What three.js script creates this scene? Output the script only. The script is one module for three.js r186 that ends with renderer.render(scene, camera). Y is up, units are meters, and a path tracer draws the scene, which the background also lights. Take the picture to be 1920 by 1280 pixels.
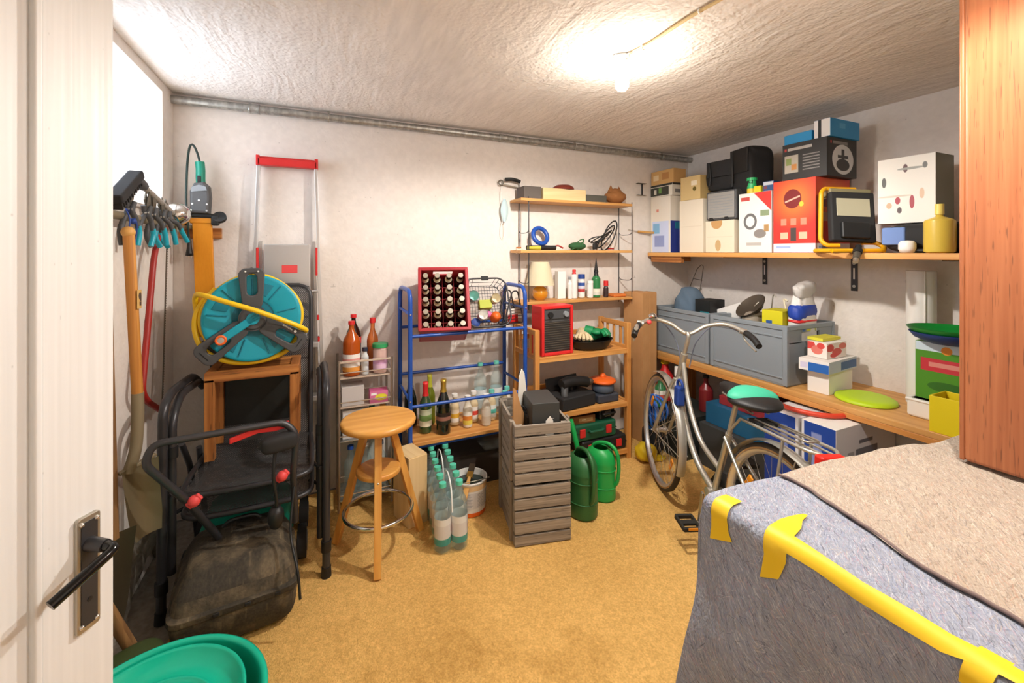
import * as THREE from 'three';
import { RoundedBoxGeometry } from 'three/addons/geometries/RoundedBoxGeometry.js';
import { mergeGeometries } from 'three/addons/utils/BufferGeometryUtils.js';

// ---------- camera, sky, sun, exposure ----------
const scene = new THREE.Scene();
const camera = new THREE.PerspectiveCamera(2 * Math.atan(640 / 805) * 180 / Math.PI, 1.5, 0.02, 60);
camera.position.set(0, 1.5, 0);
camera.lookAt(0.4084, 1.5, -0.9128);
camera.setViewOffset(1920, 1280, 0, 168, 1920, 1280);          // lens shifted down, verticals stay vertical
scene.background = new THREE.Color(0.66, 0.80, 1.0);
scene.backgroundIntensity = 9;
const renderer = new THREE.WebGLRenderer({ antialias: true });
renderer.toneMapping = THREE.LinearToneMapping;
renderer.toneMappingExposure = 1.46;
renderer.shadowMap.enabled = true;
const sun = new THREE.DirectionalLight(0xfff1dc, 8);
sun.position.set(-1.02 - 3, 2.2 + 5.2, -2.5 + 1.3); sun.target.position.set(-1.02, 2.2, -2.5);
sun.castShadow = true; Object.assign(sun.shadow.camera, { left: -4, right: 4, top: 4, bottom: -4, near: 0.1, far: 14 });
scene.add(sun, sun.target);
const BULB = 5.2, BULBCOL = new THREE.Color(1.0, 0.95, 0.885);

// ---------- helpers ----------
let seed = 7;
const rnd = () => { seed = (seed * 1664525 + 1013904223) >>> 0; return seed / 4294967296; };
const rr = (a, b) => a + (b - a) * rnd();
const hash = (x, y, s) => { let h = Math.imul(x, 374761393) + Math.imul(y, 668265263) + Math.imul(s, 1274126177); h = Math.imul(h ^ (h >>> 13), 1103515245); h ^= h >>> 16; return (h >>> 0) / 4294967296; };
function vn(x, y, px, py, s) {                                    // value noise, wraps at px, py cells
  const xi = Math.floor(x), yi = Math.floor(y), fx = x - xi, fy = y - yi, m = (a, n) => ((a % n) + n) % n;
  const u = fx * fx * (3 - 2 * fx), v = fy * fy * (3 - 2 * fy), x0 = m(xi, px), x1 = m(xi + 1, px), y0 = m(yi, py), y1 = m(yi + 1, py);
  const a = hash(x0, y0, s), b = hash(x1, y0, s), c = hash(x0, y1, s), d = hash(x1, y1, s);
  return a + (b - a) * u + (c - a) * v + (a - b - c + d) * u * v;
}
function fbm(u, v, px, py, oct, s) { let t = 0, a = 0.5, n = 0; for (let i = 0; i < oct; i++) { t += a * vn(u * px, v * py, px, py, s + i * 17); n += a; a *= 0.5; px *= 2; py *= 2; } return t / n; }
const clamp = (v, a = 0, b = 1) => Math.min(b, Math.max(a, v)), mix = (a, b, t) => a + (b - a) * t, sm = (a, b, x) => { const t = clamp((x - a) / (b - a)); return t * t * (3 - 2 * t); };
function tex(n, w, h, fn, srgb = true) {                          // fn(u, v) -> [r, g, b] 0..255 or one number; w, h metres covered
  const d = new Uint8Array(n * n * 4);
  for (let j = 0; j < n; j++) for (let i = 0; i < n; i++) {
    const c = fn(i / n, j / n), k = (j * n + i) * 4;
    if (c.length) { d[k] = clamp(c[0], 0, 255); d[k + 1] = clamp(c[1], 0, 255); d[k + 2] = clamp(c[2], 0, 255); } else d[k] = d[k + 1] = d[k + 2] = clamp(c * 255, 0, 255);
    d[k + 3] = 255;
  }
  const t = new THREE.DataTexture(d, n, n); t.wrapS = t.wrapT = THREE.RepeatWrapping; t.magFilter = THREE.LinearFilter; t.minFilter = THREE.LinearMipmapLinearFilter; t.generateMipmaps = true;
  if (srgb) t.colorSpace = THREE.SRGBColorSpace;
  t.repeat.set(1 / w, 1 / h); t.needsUpdate = true; return t;
}
function canvasTex(w, h, draw) {
  const c = document.createElement('canvas'); c.width = w; c.height = h; draw(c.getContext('2d'), w, h);
  const t = new THREE.CanvasTexture(c); t.colorSpace = THREE.SRGBColorSpace; return t;
}
const std = (color, roughness = 0.6, o = {}) => new THREE.MeshStandardMaterial({ color, roughness, ...o });
const phys = (color, roughness, o = {}) => new THREE.MeshPhysicalMaterial({ color, roughness, ...o });
const V = (a) => new THREE.Vector3(...a);

const bx = (w, h, d, r = 0.003, s = 1) => r ? new RoundedBoxGeometry(w, h, d, s, Math.min(r, w * 0.45, h * 0.45, d * 0.45)) : new THREE.BoxGeometry(w, h, d);
const cy = (r1, r2, h, s = 24) => new THREE.CylinderGeometry(r1, r2, h, s);
const lathe = (pts, s = 28) => { const g = new THREE.LatheGeometry(pts.map((p) => new THREE.Vector2(Math.max(p[0], 1e-4), p[1])), s); return g; };
const sph = (r, a = 20, b = 14) => new THREE.SphereGeometry(r, a, b);
const ring = (R, r, a = 48, b = 10) => new THREE.TorusGeometry(R, r, b, a);
function path(pts, bend) {                                          // straight runs with rounded corners
  const P = pts.map(V), cp = new THREE.CurvePath(); let last = P[0];
  for (let i = 1; i < P.length - 1; i++) {
    const a = P[i].clone().sub(P[i - 1]), b = P[i + 1].clone().sub(P[i]), k = Math.min(bend, a.length() * 0.45, b.length() * 0.45);
    const s = P[i].clone().addScaledVector(a.normalize(), -k), e = P[i].clone().addScaledVector(b.normalize(), k);
    cp.add(new THREE.LineCurve3(last, s)); cp.add(new THREE.QuadraticBezierCurve3(s, P[i], e)); last = e;
  }
  cp.add(new THREE.LineCurve3(last, P[P.length - 1])); return cp;
}
function sweep(curve, r, n, rs = 8, closed = false) {
  const g = new THREE.TubeGeometry(curve, n, r, rs, closed); if (closed) return g;
  const caps = [g];
  for (const t of [0, 1]) {                                          // closed ends
    const c = new THREE.CircleGeometry(r, rs), p = curve.getPointAt(t), d = curve.getTangentAt(t).multiplyScalar(t ? 1 : -1);
    c.applyQuaternion(new THREE.Quaternion().setFromUnitVectors(new THREE.Vector3(0, 0, 1), d)); c.translate(p.x, p.y, p.z); caps.push(c);
  }
  return mergeGeometries(caps);
}
const pipe = (pts, r, bend = 0.03, n = 0, rs = 8) => sweep(pts.length > 2 ? path(pts, bend) : new THREE.LineCurve3(V(pts[0]), V(pts[1])), r, n || (pts.length > 2 ? pts.length * 7 : 1), rs);
const spline = (pts, r, n = 40, rs = 8, closed = false, tension = 0.5) => sweep(new THREE.CatmullRomCurve3(pts.map(V), closed, 'catmullrom', tension), r, n, rs, closed);
function ext(pts, depth, bevel = 0, holes = []) {                   // outline in xy, thickness in z, centred
  const mk = (q, C) => { const s = new C(); q.forEach((p, i) => (i ? s.lineTo(p[0], p[1]) : s.moveTo(p[0], p[1]))); s.closePath(); return s; };
  const s = mk(pts, THREE.Shape); holes.forEach((h) => s.holes.push(mk(h, THREE.Path)));
  const g = new THREE.ExtrudeGeometry(s, { depth: Math.max(depth - 2 * bevel, 1e-4), bevelEnabled: bevel > 0, bevelSize: bevel, bevelOffset: -bevel, bevelThickness: bevel, bevelSegments: 2, curveSegments: 8 });
  g.translate(0, 0, -(depth - 2 * bevel) / 2); return g;
}
const rrect = (w, h, r, cx = 0, cy0 = 0, n = 5) => { const o = []; for (let q = 0; q < 4; q++) for (let i = 0; i <= n; i++) { const a = q * Math.PI / 2 + i / n * Math.PI / 2, sx = q === 0 || q === 3 ? 1 : -1, sy = q < 2 ? 1 : -1; o.push([cx + sx * (w / 2 - r) + r * Math.cos(a), cy0 + sy * (h / 2 - r) + r * Math.sin(a)]); } return o; };
const move = (g, x = 0, y = 0, z = 0, rx = 0, ry = 0, rz = 0) => { g.applyMatrix4(new THREE.Matrix4().makeRotationFromEuler(new THREE.Euler(rx, ry, rz))); g.translate(x, y, z); return g; };
const join = (...gs) => mergeGeometries(gs.flat().map((g) => (g.index ? g.toNonIndexed() : g)));
let uvShift = 0;
function metres(g, along) {                                          // uv in metres, v along the long axis so that grain follows the piece
  g.computeBoundingBox(); const s = g.boundingBox.getSize(new THREE.Vector3()), L = along ?? (s.x >= s.y && s.x >= s.z ? 0 : s.y >= s.z ? 1 : 2);
  if (g.index) g = g.toNonIndexed();
  const p = g.attributes.position, uv = new Float32Array(p.count * 2), a = new THREE.Vector3(), b = new THREE.Vector3(), c = new THREE.Vector3();
  uvShift = (uvShift + 0.377) % 7;
  for (let i = 0; i < p.count; i += 3) {
    a.fromBufferAttribute(p, i); b.fromBufferAttribute(p, i + 1); c.fromBufferAttribute(p, i + 2);
    const n = b.clone().sub(a).cross(c.clone().sub(a)), m = [Math.abs(n.x), Math.abs(n.y), Math.abs(n.z)];
    const k = m[0] > m[1] && m[0] > m[2] ? 0 : m[1] > m[2] ? 1 : 2, o = [0, 1, 2].filter((q) => q !== k);
    const v = o.includes(L) ? L : o[1], u = o.find((q) => q !== v);
    [a, b, c].forEach((q, j) => { uv[(i + j) * 2] = q.getComponent(u) + uvShift * 0.31; uv[(i + j) * 2 + 1] = q.getComponent(v) + uvShift; });
  }
  g.setAttribute('uv', new THREE.BufferAttribute(uv, 2)); return g;
}
const taken = {};
const numbered = (n) => { const k = taken[n] = (taken[n] ?? -1) + 1; return k ? `${n}_${String(k).padStart(3, '0')}` : n; };
const shadow = (m) => { m.castShadow = m.receiveShadow = true; return m; };
function thing(name, label, category, p = [0, 0, 0], ry = 0, group) {
  const o = new THREE.Group(); o.name = numbered(name); o.position.set(...p); o.rotation.y = ry; o.userData = { label, category }; if (group) o.userData.group = group; scene.add(o); return o;
}
function part(parent, name, g, m, p = [0, 0, 0], r = [0, 0, 0], label) {
  if (m.map && !m.userData.own || m.bumpMap && !m.userData.own) g = metres(g, m.userData.along);
  const o = shadow(new THREE.Mesh(g, m)); o.name = name; o.position.set(...p); o.rotation.set(...r); if (label) o.userData.label = label; parent.add(o); return o;
}
function solo(name, label, category, g, m, p, r, group) {
  const o = part(scene, numbered(name), g, m, p, r); o.userData = { label, category }; if (group) o.userData.group = group; return o;
}
function struct(name, g, m, p, r) { const o = part(scene, name, g, m, p, r); o.userData = { kind: 'structure' }; return o; }
function dup(o, p, ry, label) { const c = o.clone(); c.name = numbered(o.name.replace(/_\d{3}$/, '')); c.position.set(...p); if (ry !== undefined) c.rotation.y = ry; c.userData = { ...o.userData }; if (label) c.userData.label = label; scene.add(c); return c; }
const span = (a, b, c, d, e, f, r = 0.002) => move(bx(b - a, d - c, f - e, r), (a + b) / 2, (c + d) / 2, (e + f) / 2);

// ---------- surfaces ----------
function wood(a, b, o = {}) {                                         // grain along v
  const { s = 1, rings = 9, streak = 0.55, rough = 0.5, w = 0.3, h = 1.2, pores = 0, bump = 0.0004 } = o;
  const f = (u, v) => { const wv = fbm(u, v, 3, 2, 3, s) * 1.4, g = 0.5 + 0.5 * Math.sin((u * rings + wv) * 6.283), st = fbm(u, v, 48, 3, 3, s + 5); return clamp(g * (1 - streak) + st * streak + (fbm(u, v, 5, 2, 2, s + 9) - 0.5) * 0.5); };
  const pr = (u, v) => pores ? sm(0.72, 0.84, vn(u * 130, v * 26, 130, 26, s + 31) * 0.55 + vn(u * 190, v * 12, 190, 12, s + 37) * 0.45) * pores : 0;
  const m = std(0xffffff, rough, { map: tex(384, w, h, (u, v) => { const t = f(u, v), k = 1 - pr(u, v); return [mix(a[0], b[0], t) * k, mix(a[1], b[1], t) * k, mix(a[2], b[2], t) * k]; }) });
  if (bump) { m.bumpMap = tex(256, w, h, (u, v) => clamp(0.75 - f(u, v) * 0.3 - pr(u, v)), false); m.bumpScale = bump; }
  return m;
}
const plasterC = tex(512, 2.4, 2.4, (u, v) => { const n = fbm(u, v, 5, 5, 5, 3), f = fbm(u, v, 90, 90, 2, 8), sp = vn(u * 150, v * 150, 150, 150, 77) > 0.985 ? -38 : 0; const k = (n - 0.5) * 9 + (f - 0.5) * 10 + sp; return [230 + k, 222 + k, 214 + k]; });
const plasterB = tex(512, 1.2, 1.2, (u, v) => fbm(u, v, 8, 8, 6, 21) * 0.7 + fbm(u, v, 110, 110, 2, 5) * 0.3, false);
const M = {
  wall: std(0xffffff, 0.92, { map: plasterC, bumpMap: plasterB, bumpScale: 0.0035 }),
  ceiling: std(0xffffff, 0.95, {
    map: tex(512, 2.4, 2.4, (u, v) => { const n = fbm(u, v, 4, 6, 5, 43), f = fbm(u, v, 20, 160, 2, 48); const k = (n - 0.5) * 22 + (f - 0.5) * 20; return [233 + k, 226 + k, 218 + k]; }),
    bumpMap: tex(1024, 1.6, 1.6, (u, v) => { const w = fbm(u, v, 3, 3, 3, 62) * 0.25; return fbm(u, v + w, 6, 46, 4, 61) * 0.62 + fbm(u, v, 120, 120, 2, 66) * 0.38; }, false), bumpScale: 0.008,
  }),
  carpet: std(0xffffff, 1, {
    map: tex(1024, 2.0, 2.0, (u, v) => { const n = fbm(u, v, 5, 5, 4, 91), s = sm(0.56, 0.72, fbm(u, v, 9, 9, 4, 95)), f = vn(u * 420, v * 420, 420, 420, 97), g = fbm(u, v, 130, 130, 2, 99); const k = (n - 0.5) * 30 - s * 12 + (f - 0.5) * 30 + (g - 0.5) * 22; return [222 + k, 176 + k * 0.95, 100 + k * 0.8]; }),
    bumpMap: tex(512, 0.5, 0.5, (u, v) => vn(u * 190, v * 190, 190, 190, 13) * 0.7 + fbm(u, v, 40, 40, 2, 14) * 0.3, false), bumpScale: 0.004,
  }),
  concrete: std(0xffffff, 0.95, { map: tex(512, 1.2, 1.2, (u, v) => { const n = fbm(u, v, 6, 6, 5, 131), f = fbm(u, v, 80, 80, 2, 133); const k = (n - 0.5) * 70 + (f - 0.5) * 30; return [150 + k, 141 + k, 128 + k]; }), bumpMap: plasterB, bumpScale: 0.01 }),
  doorPaint: std(0xffffff, 0.38, { map: tex(512, 0.5, 1.6, (u, v) => { const s = fbm(u, v, 70, 3, 3, 151), d = vn(u * 60, v * 120, 60, 120, 155) > 0.985 ? -26 : 0; const k = (s - 0.5) * 10 + d; return [228 + k, 230 + k, 230 + k]; }), bumpMap: tex(256, 0.5, 1.6, (u, v) => fbm(u, v, 60, 2, 3, 151), false), bumpScale: 0.0006 }),
  pine: wood([226, 170, 98], [196, 126, 58], { s: 211, rings: 5 }),
  beech: wood([234, 180, 98], [208, 142, 62], { s: 223, rings: 4, rough: 0.33 }),
  tablewood: wood([204, 138, 72], [142, 82, 36], { s: 231, rings: 6, pores: 0.35, rough: 0.5 }),
  greywood: wood([182, 170, 154], [116, 106, 94], { s: 241, rings: 7, streak: 0.75, rough: 0.85, pores: 0.3, bump: 0.0012 }),
  oak: wood([182, 116, 76], [150, 86, 52], { s: 257, rings: 3, streak: 0.8, rough: 0.4, w: 0.3, h: 1.0, pores: 0.26, bump: 0.0004 }),
  ash: wood([214, 152, 72], [170, 108, 42], { s: 263, rings: 5, rough: 0.5 }),
  oldash: wood([170, 128, 78], [112, 78, 44], { s: 265, rings: 5, rough: 0.8 }),
  palewood: wood([240, 214, 164], [224, 192, 138], { s: 269, rings: 4, rough: 0.6 }),
  board: wood([224, 172, 104], [198, 140, 74], { s: 271, rings: 4, rough: 0.5 }),
  blade: std(0xffffff, 0.55, { map: tex(256, 0.3, 1.1, (u, v) => { const n = sm(0.5, 0.75, fbm(u, v, 3, 5, 4, 281)), f = fbm(u, v, 60, 60, 2, 285); return [222 - n * 40 + f * 8, 140 - n * 34 + f * 8, 12 + f * 10]; }) }),
  cardboard: std(0xffffff, 0.85, { map: tex(256, 0.4, 0.4, (u, v) => { const n = fbm(u, v, 6, 6, 4, 291), l = 0.5 + 0.5 * Math.sin(u * 6.283 * 40); const k = (n - 0.5) * 16 + (l - 0.5) * 5; return [190 + k, 142 + k, 92 + k]; }) }),
  dirty: std(0xffffff, 0.8, { map: tex(512, 0.6, 0.6, (u, v) => { const n = fbm(u, v, 5, 5, 5, 301), s = sm(0.5, 0.72, n), f = fbm(u, v, 90, 90, 2, 305), sc = sm(0.74, 0.8, fbm(u, v, 10, 60, 2, 309)); const k = s * 44 + (f - 0.5) * 26 + sc * 20; return [58 + k, 52 + k * 0.86, 42 + k * 0.62]; }), bumpMap: tex(256, 0.2, 0.2, (u, v) => fbm(u, v, 30, 30, 3, 311), false), bumpScale: 0.001 }),
  galv: std(0xffffff, 0.42, { metalness: 0.75, map: tex(256, 0.4, 0.4, (u, v) => { const n = vn(u * 26, v * 26, 26, 26, 321), f = fbm(u, v, 50, 50, 2, 325); const k = (n - 0.5) * 40 + (f - 0.5) * 26; return [168 + k, 168 + k, 164 + k]; }) }),
  steel: std(0xb9b4a8, 0.38, { metalness: 0.9 }), chrome: std(0xd9d9d6, 0.12, { metalness: 1 }), alu: std(0xd8d9da, 0.34, { metalness: 0.8 }),
  silver: std(0xc2bfb4, 0.34, { metalness: 0.7 }), dullsteel: std(0x6d675c, 0.5, { metalness: 0.7 }), rust: std(0x8c7f66, 0.62, { metalness: 0.4 }),
  blackmetal: std(0x3a3a3d, 0.36, { metalness: 0.3 }), black: std(0x191a1b, 0.5), blackmatte: std(0x232324, 0.8), rubber: std(0x26241f, 0.85), charcoal: std(0x48494b, 0.55), grey: std(0x8d9296, 0.55), darkgrey: std(0x555657, 0.6),
  teal: std(0x0f9fb6, 0.36), tealdark: std(0x0b7d93, 0.4), green: std(0x0f8f78, 0.42), yellow: std(0xf2c71a, 0.4), red: std(0xd42a2a, 0.42), darkred: std(0x9c231c, 0.45), knobred: std(0xe44a4a, 0.5), orange: std(0xee6a22, 0.45),
  white: std(0xf1efea, 0.55), cream: std(0xe9dfc6, 0.6), paper: std(0xf0ece2, 0.85), blue: std(0x1d4fa8, 0.35), navy: std(0x1c3f8d, 0.55), sky: std(0x2f9ad6, 0.55), turq: std(0x14c8a6, 0.3), lime: std(0xb6d41c, 0.45), plasticred: std(0xa5202a, 0.4),
  cangreen: std(0x2f6a3a, 0.42), canlight: std(0x1ea64f, 0.38), casegreen: std(0x15573c, 0.5), tape: std(0xf0cc25, 0.5), amber: std(0xe9921e, 0.3), reflector: std(0xd9281f, 0.25), woodhandle: std(0xcf9a52, 0.5),
  glass: phys(0xffffff, 0.03, { transmission: 1, thickness: 0, ior: 1.45 }),
  pet: phys(0xeef6f6, 0.06, { transmission: 0.92, thickness: 0, ior: 1.4 }), film: phys(0xf6f8f8, 0.12, { transmission: 0.95, thickness: 0, ior: 1.35 }),
  greenglass: phys(0x2c4a26, 0.08, { clearcoat: 1 }), brownglass: phys(0x2a1206, 0.08, { clearcoat: 1 }), darkglass: phys(0x10140f, 0.08, { clearcoat: 1 }),
};
function mesh(c, n = 64, open = 0.42) {                                // punched metal mesh, holes 5 mm
  const m = std(c, 0.5, { metalness: 0.3, side: THREE.DoubleSide, alphaTest: 0.5 });
  const d = tex(n, 0.02, 0.02, (u, v) => { const q = (x) => Math.abs(((x % 1) + 1) % 1 - 0.5), a = q(u * 2 + v * 2), b = q(u * 2 - v * 2); return a < 0.5 - open * 0.5 && b < 0.5 - open * 0.5 ? 0 : 1; }, false);
  m.alphaMap = d; m.bumpMap = d; m.bumpScale = 0.0004; return m;
}
M.mesh = mesh(0x4c4c4d, 64, 0.5); M.wiremesh = mesh(0x2b2d2c, 64, 0.3);
const own = (m) => { m.userData.own = true; return m; };
const print = (w, h, draw, rough = 0.5) => own(std(0xffffff, rough, { map: canvasTex(w, h, draw) }));

// ---------- the room: x along the back wall, z towards the viewer ----------
const XL = -0.745, XR = 3.1, ZB = -2.95, ZF = 0.45, HC = 2.38;
{
  struct('floor', span(-1.1, XR + 0.2, -0.15, -0.006, ZB - 0.2, ZF + 0.2, 0), M.concrete);
  const c = new THREE.Shape([[-0.52, -2.2], [-0.50, -2.62], [-0.40, -2.93], [XR - 0.01, -2.93], [XR - 0.01, ZF], [-0.66, ZF], [-0.62, -1.3], [-0.56, -1.8]].map((p) => new THREE.Vector2(p[0], -p[1])));
  const g = new THREE.ExtrudeGeometry(c, { depth: 0.006, bevelEnabled: false }); g.rotateX(-Math.PI / 2); g.translate(0, -0.006, 0);
  const f = struct('floor_carpet', g, M.carpet); f.userData.label = 'tan short pile carpet';
  struct('ceiling', span(-1.1, XR + 0.2, HC, HC + 0.15, ZB - 0.2, ZF + 0.2, 0), M.ceiling);
  struct('wall_back', span(-1.1, XR + 0.2, 0, HC, ZB - 0.2, ZB, 0), M.wall);
  struct('wall_right', span(XR, XR + 0.2, 0, HC, ZB, ZF, 0), M.wall);
  struct('wall_front', span(-1.1, XR + 0.2, 0, HC, ZF, ZF + 0.2, 0), M.wall);
  const W0 = -2.77, W1 = -1.95, S0 = 1.70, S1 = 2.33, D0 = -1.24, D1 = -0.33, DH = 2.02, xo = XL - 0.32;
  const L = [[ZB, W0, 0, HC], [W0, W1, 0, S0], [W0, W1, S1, HC], [W1, D0, 0, HC], [D0, D1, DH, HC], [D1, ZF, 0, HC]];
  struct('wall_left', join(L.map(([a, b, y0, y1]) => span(xo, XL, y0, y1, a, b, 0))), M.wall);
  // hall behind the open door, closed
  struct('wall_hall', join(span(-2.2, -2.1, 0, HC, -1.9, 0.3, 0), span(-2.1, xo, 0, HC, -1.9, -1.8, 0), span(-2.1, xo, 0, HC, 0.2, 0.3, 0), span(-2.2, xo, HC, HC + 0.1, -1.9, 0.3, 0), span(-2.2, xo, -0.1, 0, -1.9, 0.3, 0)), M.wall);
  // cellar window in the deep reveal
  const w = new THREE.Group(); w.name = 'window_1'; w.userData = { kind: 'structure' }; scene.add(w);
  const fx = xo + 0.03;
  for (const [a, b, y0, y1] of [[W0, W0 + 0.06, S0, S1], [W1 - 0.06, W1, S0, S1], [W0 + 0.06, W1 - 0.06, S0, S0 + 0.05], [W0 + 0.06, W1 - 0.06, S1 - 0.05, S1]]) part(w, 'window_frame', span(fx - 0.03, fx + 0.03, y0, y1, a, b, 0.004), M.white);
  part(w, 'pane', span(fx - 0.002, fx + 0.002, S0 + 0.05, S1 - 0.05, W0 + 0.06, W1 - 0.06, 0), M.glass);
  struct('trim_1', span(xo, XL + 0.02, S0 - 0.002, S0 + 0.018, W0 + 0.004, W1 - 0.004, 0.006), M.wall);
  // rough footing along the left wall
  const st = [];
  for (let i = 0; i < 7; i++) { const g2 = new THREE.IcosahedronGeometry(0.11, 1); const p = g2.attributes.position; for (let k = 0; k < p.count; k++) { const s = 0.8 + 0.4 * hash(Math.round(p.getX(k) * 90), Math.round(p.getY(k) * 90 + p.getZ(k) * 45), i); p.setXYZ(k, p.getX(k) * 0.45 * s, p.getY(k) * 1.1 * s, p.getZ(k) * s); } g2.computeVertexNormals(); g2.translate(XL - 0.01, 0.09 + 0.05 * (i % 3), -1.75 - i * 0.16); st.push(g2); }
  struct('trim_2', join(st), M.concrete);
}
// door, open into the room
{
  const d = new THREE.Group(); d.name = 'door_1'; d.userData = { kind: 'structure' }; scene.add(d);
  d.position.set(-0.84, 0.012, -0.36); d.rotation.y = Math.atan2(0.839, 0.545);   // local x runs hinge -> free edge, local -z... faces the room at +z
  const w = 0.85, h = 1.99, t = 0.04;
  part(d, 'stile', span(w - 0.112, w, 0, h, -t / 2, t / 2, 0.003), M.doorPaint);
  part(d, 'stile', span(0, 0.112, 0, h, -t / 2, t / 2, 0.003), M.doorPaint);
  part(d, 'rail', span(0.112, w - 0.112, 0, 0.14, -t / 2, t / 2, 0.003), M.doorPaint);
  part(d, 'rail', span(0.112, w - 0.112, h - 0.05, h, -t / 2, t / 2, 0.003), M.doorPaint);
  part(d, 'panel', span(0.112, w - 0.112, 0.14, h - 0.05, -0.012, 0.012, 0), M.doorPaint);
  part(d, 'moulding', span(w - 0.124, w - 0.112, 0.14, h - 0.05, 0.010, t / 2 + 0.005, 0.004), M.doorPaint);
  part(d, 'moulding', span(0.112, 0.124, 0.14, h - 0.05, 0.010, t / 2 + 0.005, 0.004), M.doorPaint);
  const cx = w - 0.047, y0 = 0.808, y1 = 1.014;
  const plate = part(d, 'handle_plate', move(ext(rrect(0.038, y1 - y0, 0.006), 0.008, 0.002), cx, (y0 + y1) / 2, t / 2 + 0.003), M.steel, [0, 0, 0], [0, 0, 0], 'worn metal plate behind the lever');
  part(plate, 'inlay', move(ext(rrect(0.026, y1 - y0 - 0.02, 0.004), 0.002), cx, (y0 + y1) / 2, t / 2 + 0.0075), M.blackmetal);
  for (const [dx, y] of [[-0.012, y1 - 0.012], [0.012, y1 - 0.012], [-0.012, y0 + 0.012], [0.012, y0 + 0.012]]) part(plate, 'screw', move(sph(0.0042, 10, 6), cx + dx, y, t / 2 + 0.0075), M.chrome);
  part(plate, 'keyhole', move(cy(0.004, 0.004, 0.001, 12), cx, y0 + 0.055, t / 2 + 0.009, Math.PI / 2), M.black);
  const lv = part(d, 'lever', spline([[cx, 0.962, 0.05], [cx, 0.962, 0.072], [cx - 0.006, 0.960, 0.083], [cx - 0.03, 0.952, 0.083], [cx - 0.062, 0.94, 0.079], [cx - 0.09, 0.928, 0.074]], 0.0088, 40, 12), std(0x151617, 0.18, { metalness: 0.35 }), [0, 0, 0], [0, 0, 0], 'glossy black lever handle');
  part(lv, 'neck', move(cy(0.0105, 0.0125, 0.04, 20), cx, 0.962, t / 2 + 0.022, Math.PI / 2), M.blackmetal);
  const fr = new THREE.Group(); fr.name = 'trim_3'; fr.userData = { kind: 'structure' }; scene.add(fr);
  for (const [a, b, y, z] of [[-0.33, -0.27, 0, 2.08], [-1.30, -1.24, 0, 2.08]]) part(fr, 'jamb', span(XL - 0.001, XL + 0.014, y, z, a, b, 0.003), M.doorPaint);
  part(fr, 'head', span(XL - 0.001, XL + 0.014, 2.02, 2.08, -1.24, -0.33, 0.003), M.doorPaint);
}
// two bare bulbs on the ceiling, one behind the camera
function bulbLight(x, z, label, k) {
  const g = thing('ceiling_lamp', label, 'lamp', [x, HC, z]);
  part(g, 'socket', lathe([[0.0, 0], [0.036, 0], [0.036, -0.012], [0.030, -0.02], [0.030, -0.072], [0.026, -0.078], [0, -0.078]]), M.white);
  part(g, 'mount_lug', move(bx(0.016, 0.008, 0.02), -0.036, -0.005, 0), M.white);
  part(g, 'cable_entry', move(cy(0.011, 0.011, 0.022, 14), 0.004, -0.014, 0.036, Math.PI / 2), M.white);
  part(g, 'bulb', lathe([[0.014, -0.074], [0.016, -0.084], [0.026, -0.10], [0.0315, -0.122], [0.029, -0.142], [0.018, -0.155], [0, -0.158]]), std(0xfff4dc, 0.4, { emissive: 0xffe0ae, emissiveIntensity: 14 }));
  // the bulb's plastic base lets little light up to the ceiling: most goes down, some all round
  const l = new THREE.PointLight(BULBCOL, BULB * k * 0.12, 0, 2); l.position.set(x, HC - 0.122, z); l.castShadow = true; l.shadow.radius = 1.4; l.name = 'bulb_light'; scene.add(l);
  const s = new THREE.SpotLight(BULBCOL, BULB * k * 0.88, 0, Math.PI / 2 - 0.01, 0.22, 2); s.position.set(x, HC - 0.165, z); s.target.position.set(x, 0, z); s.castShadow = true; s.shadow.radius = 1.4; s.name = 'bulb_light_down'; scene.add(s, s.target);
}
bulbLight(1.24, -1.56, 'bare glowing bulb in a white ceiling socket', 1);
bulbLight(1.30, -0.36, 'second bare ceiling bulb further along the cable', 0.55);
{
  const g = thing('ceiling_cable', 'beige cable clipped along the ceiling to the bulb', 'cable', [1.25, HC, -1]);
  part(g, 'cable', spline([[-0.005, -0.014, -0.515], [0.006, -0.012, -0.4], [0.0, -0.011, -0.2], [0.012, -0.012, 0.0], [0.02, -0.011, 0.3], [0.045, -0.014, 0.60]], 0.0065, 40), std(0xdcc189, 0.6));
  for (const z of [-0.44, -0.14, 0.2, 0.5]) part(g, 'clip', move(ring(0.009, 0.003, 16, 6), 0.006, -0.01, z), M.white);
}
{
  const g = thing('ceiling_pipe', 'galvanised pipe running along the top of the back wall', 'pipe', [1.15, 2.338, ZB + 0.034]);
  part(g, 'pipe', move(cy(0.0235, 0.0235, 3.9, 18), 0, 0, 0, 0, 0, Math.PI / 2), M.galv);
  for (const x of [0.08, -1.5]) part(g, 'coupling', lathe([[0.0235, -0.03], [0.029, -0.028], [0.029, -0.02], [0.027, -0.018], [0.027, 0.018], [0.029, 0.02], [0.029, 0.028], [0.0235, 0.03]], 18), M.galv, [x, 0, 0], [0, 0, Math.PI / 2]);
  for (const x of [-1.1, 0.7, 1.6]) part(g, 'pipe_clip', move(join(ring(0.026, 0.003, 20, 6), move(bx(0.006, 0.02, 0.012), 0, 0.03, 0)), x, 0, 0, 0, Math.PI / 2), M.steel);
}

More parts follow.
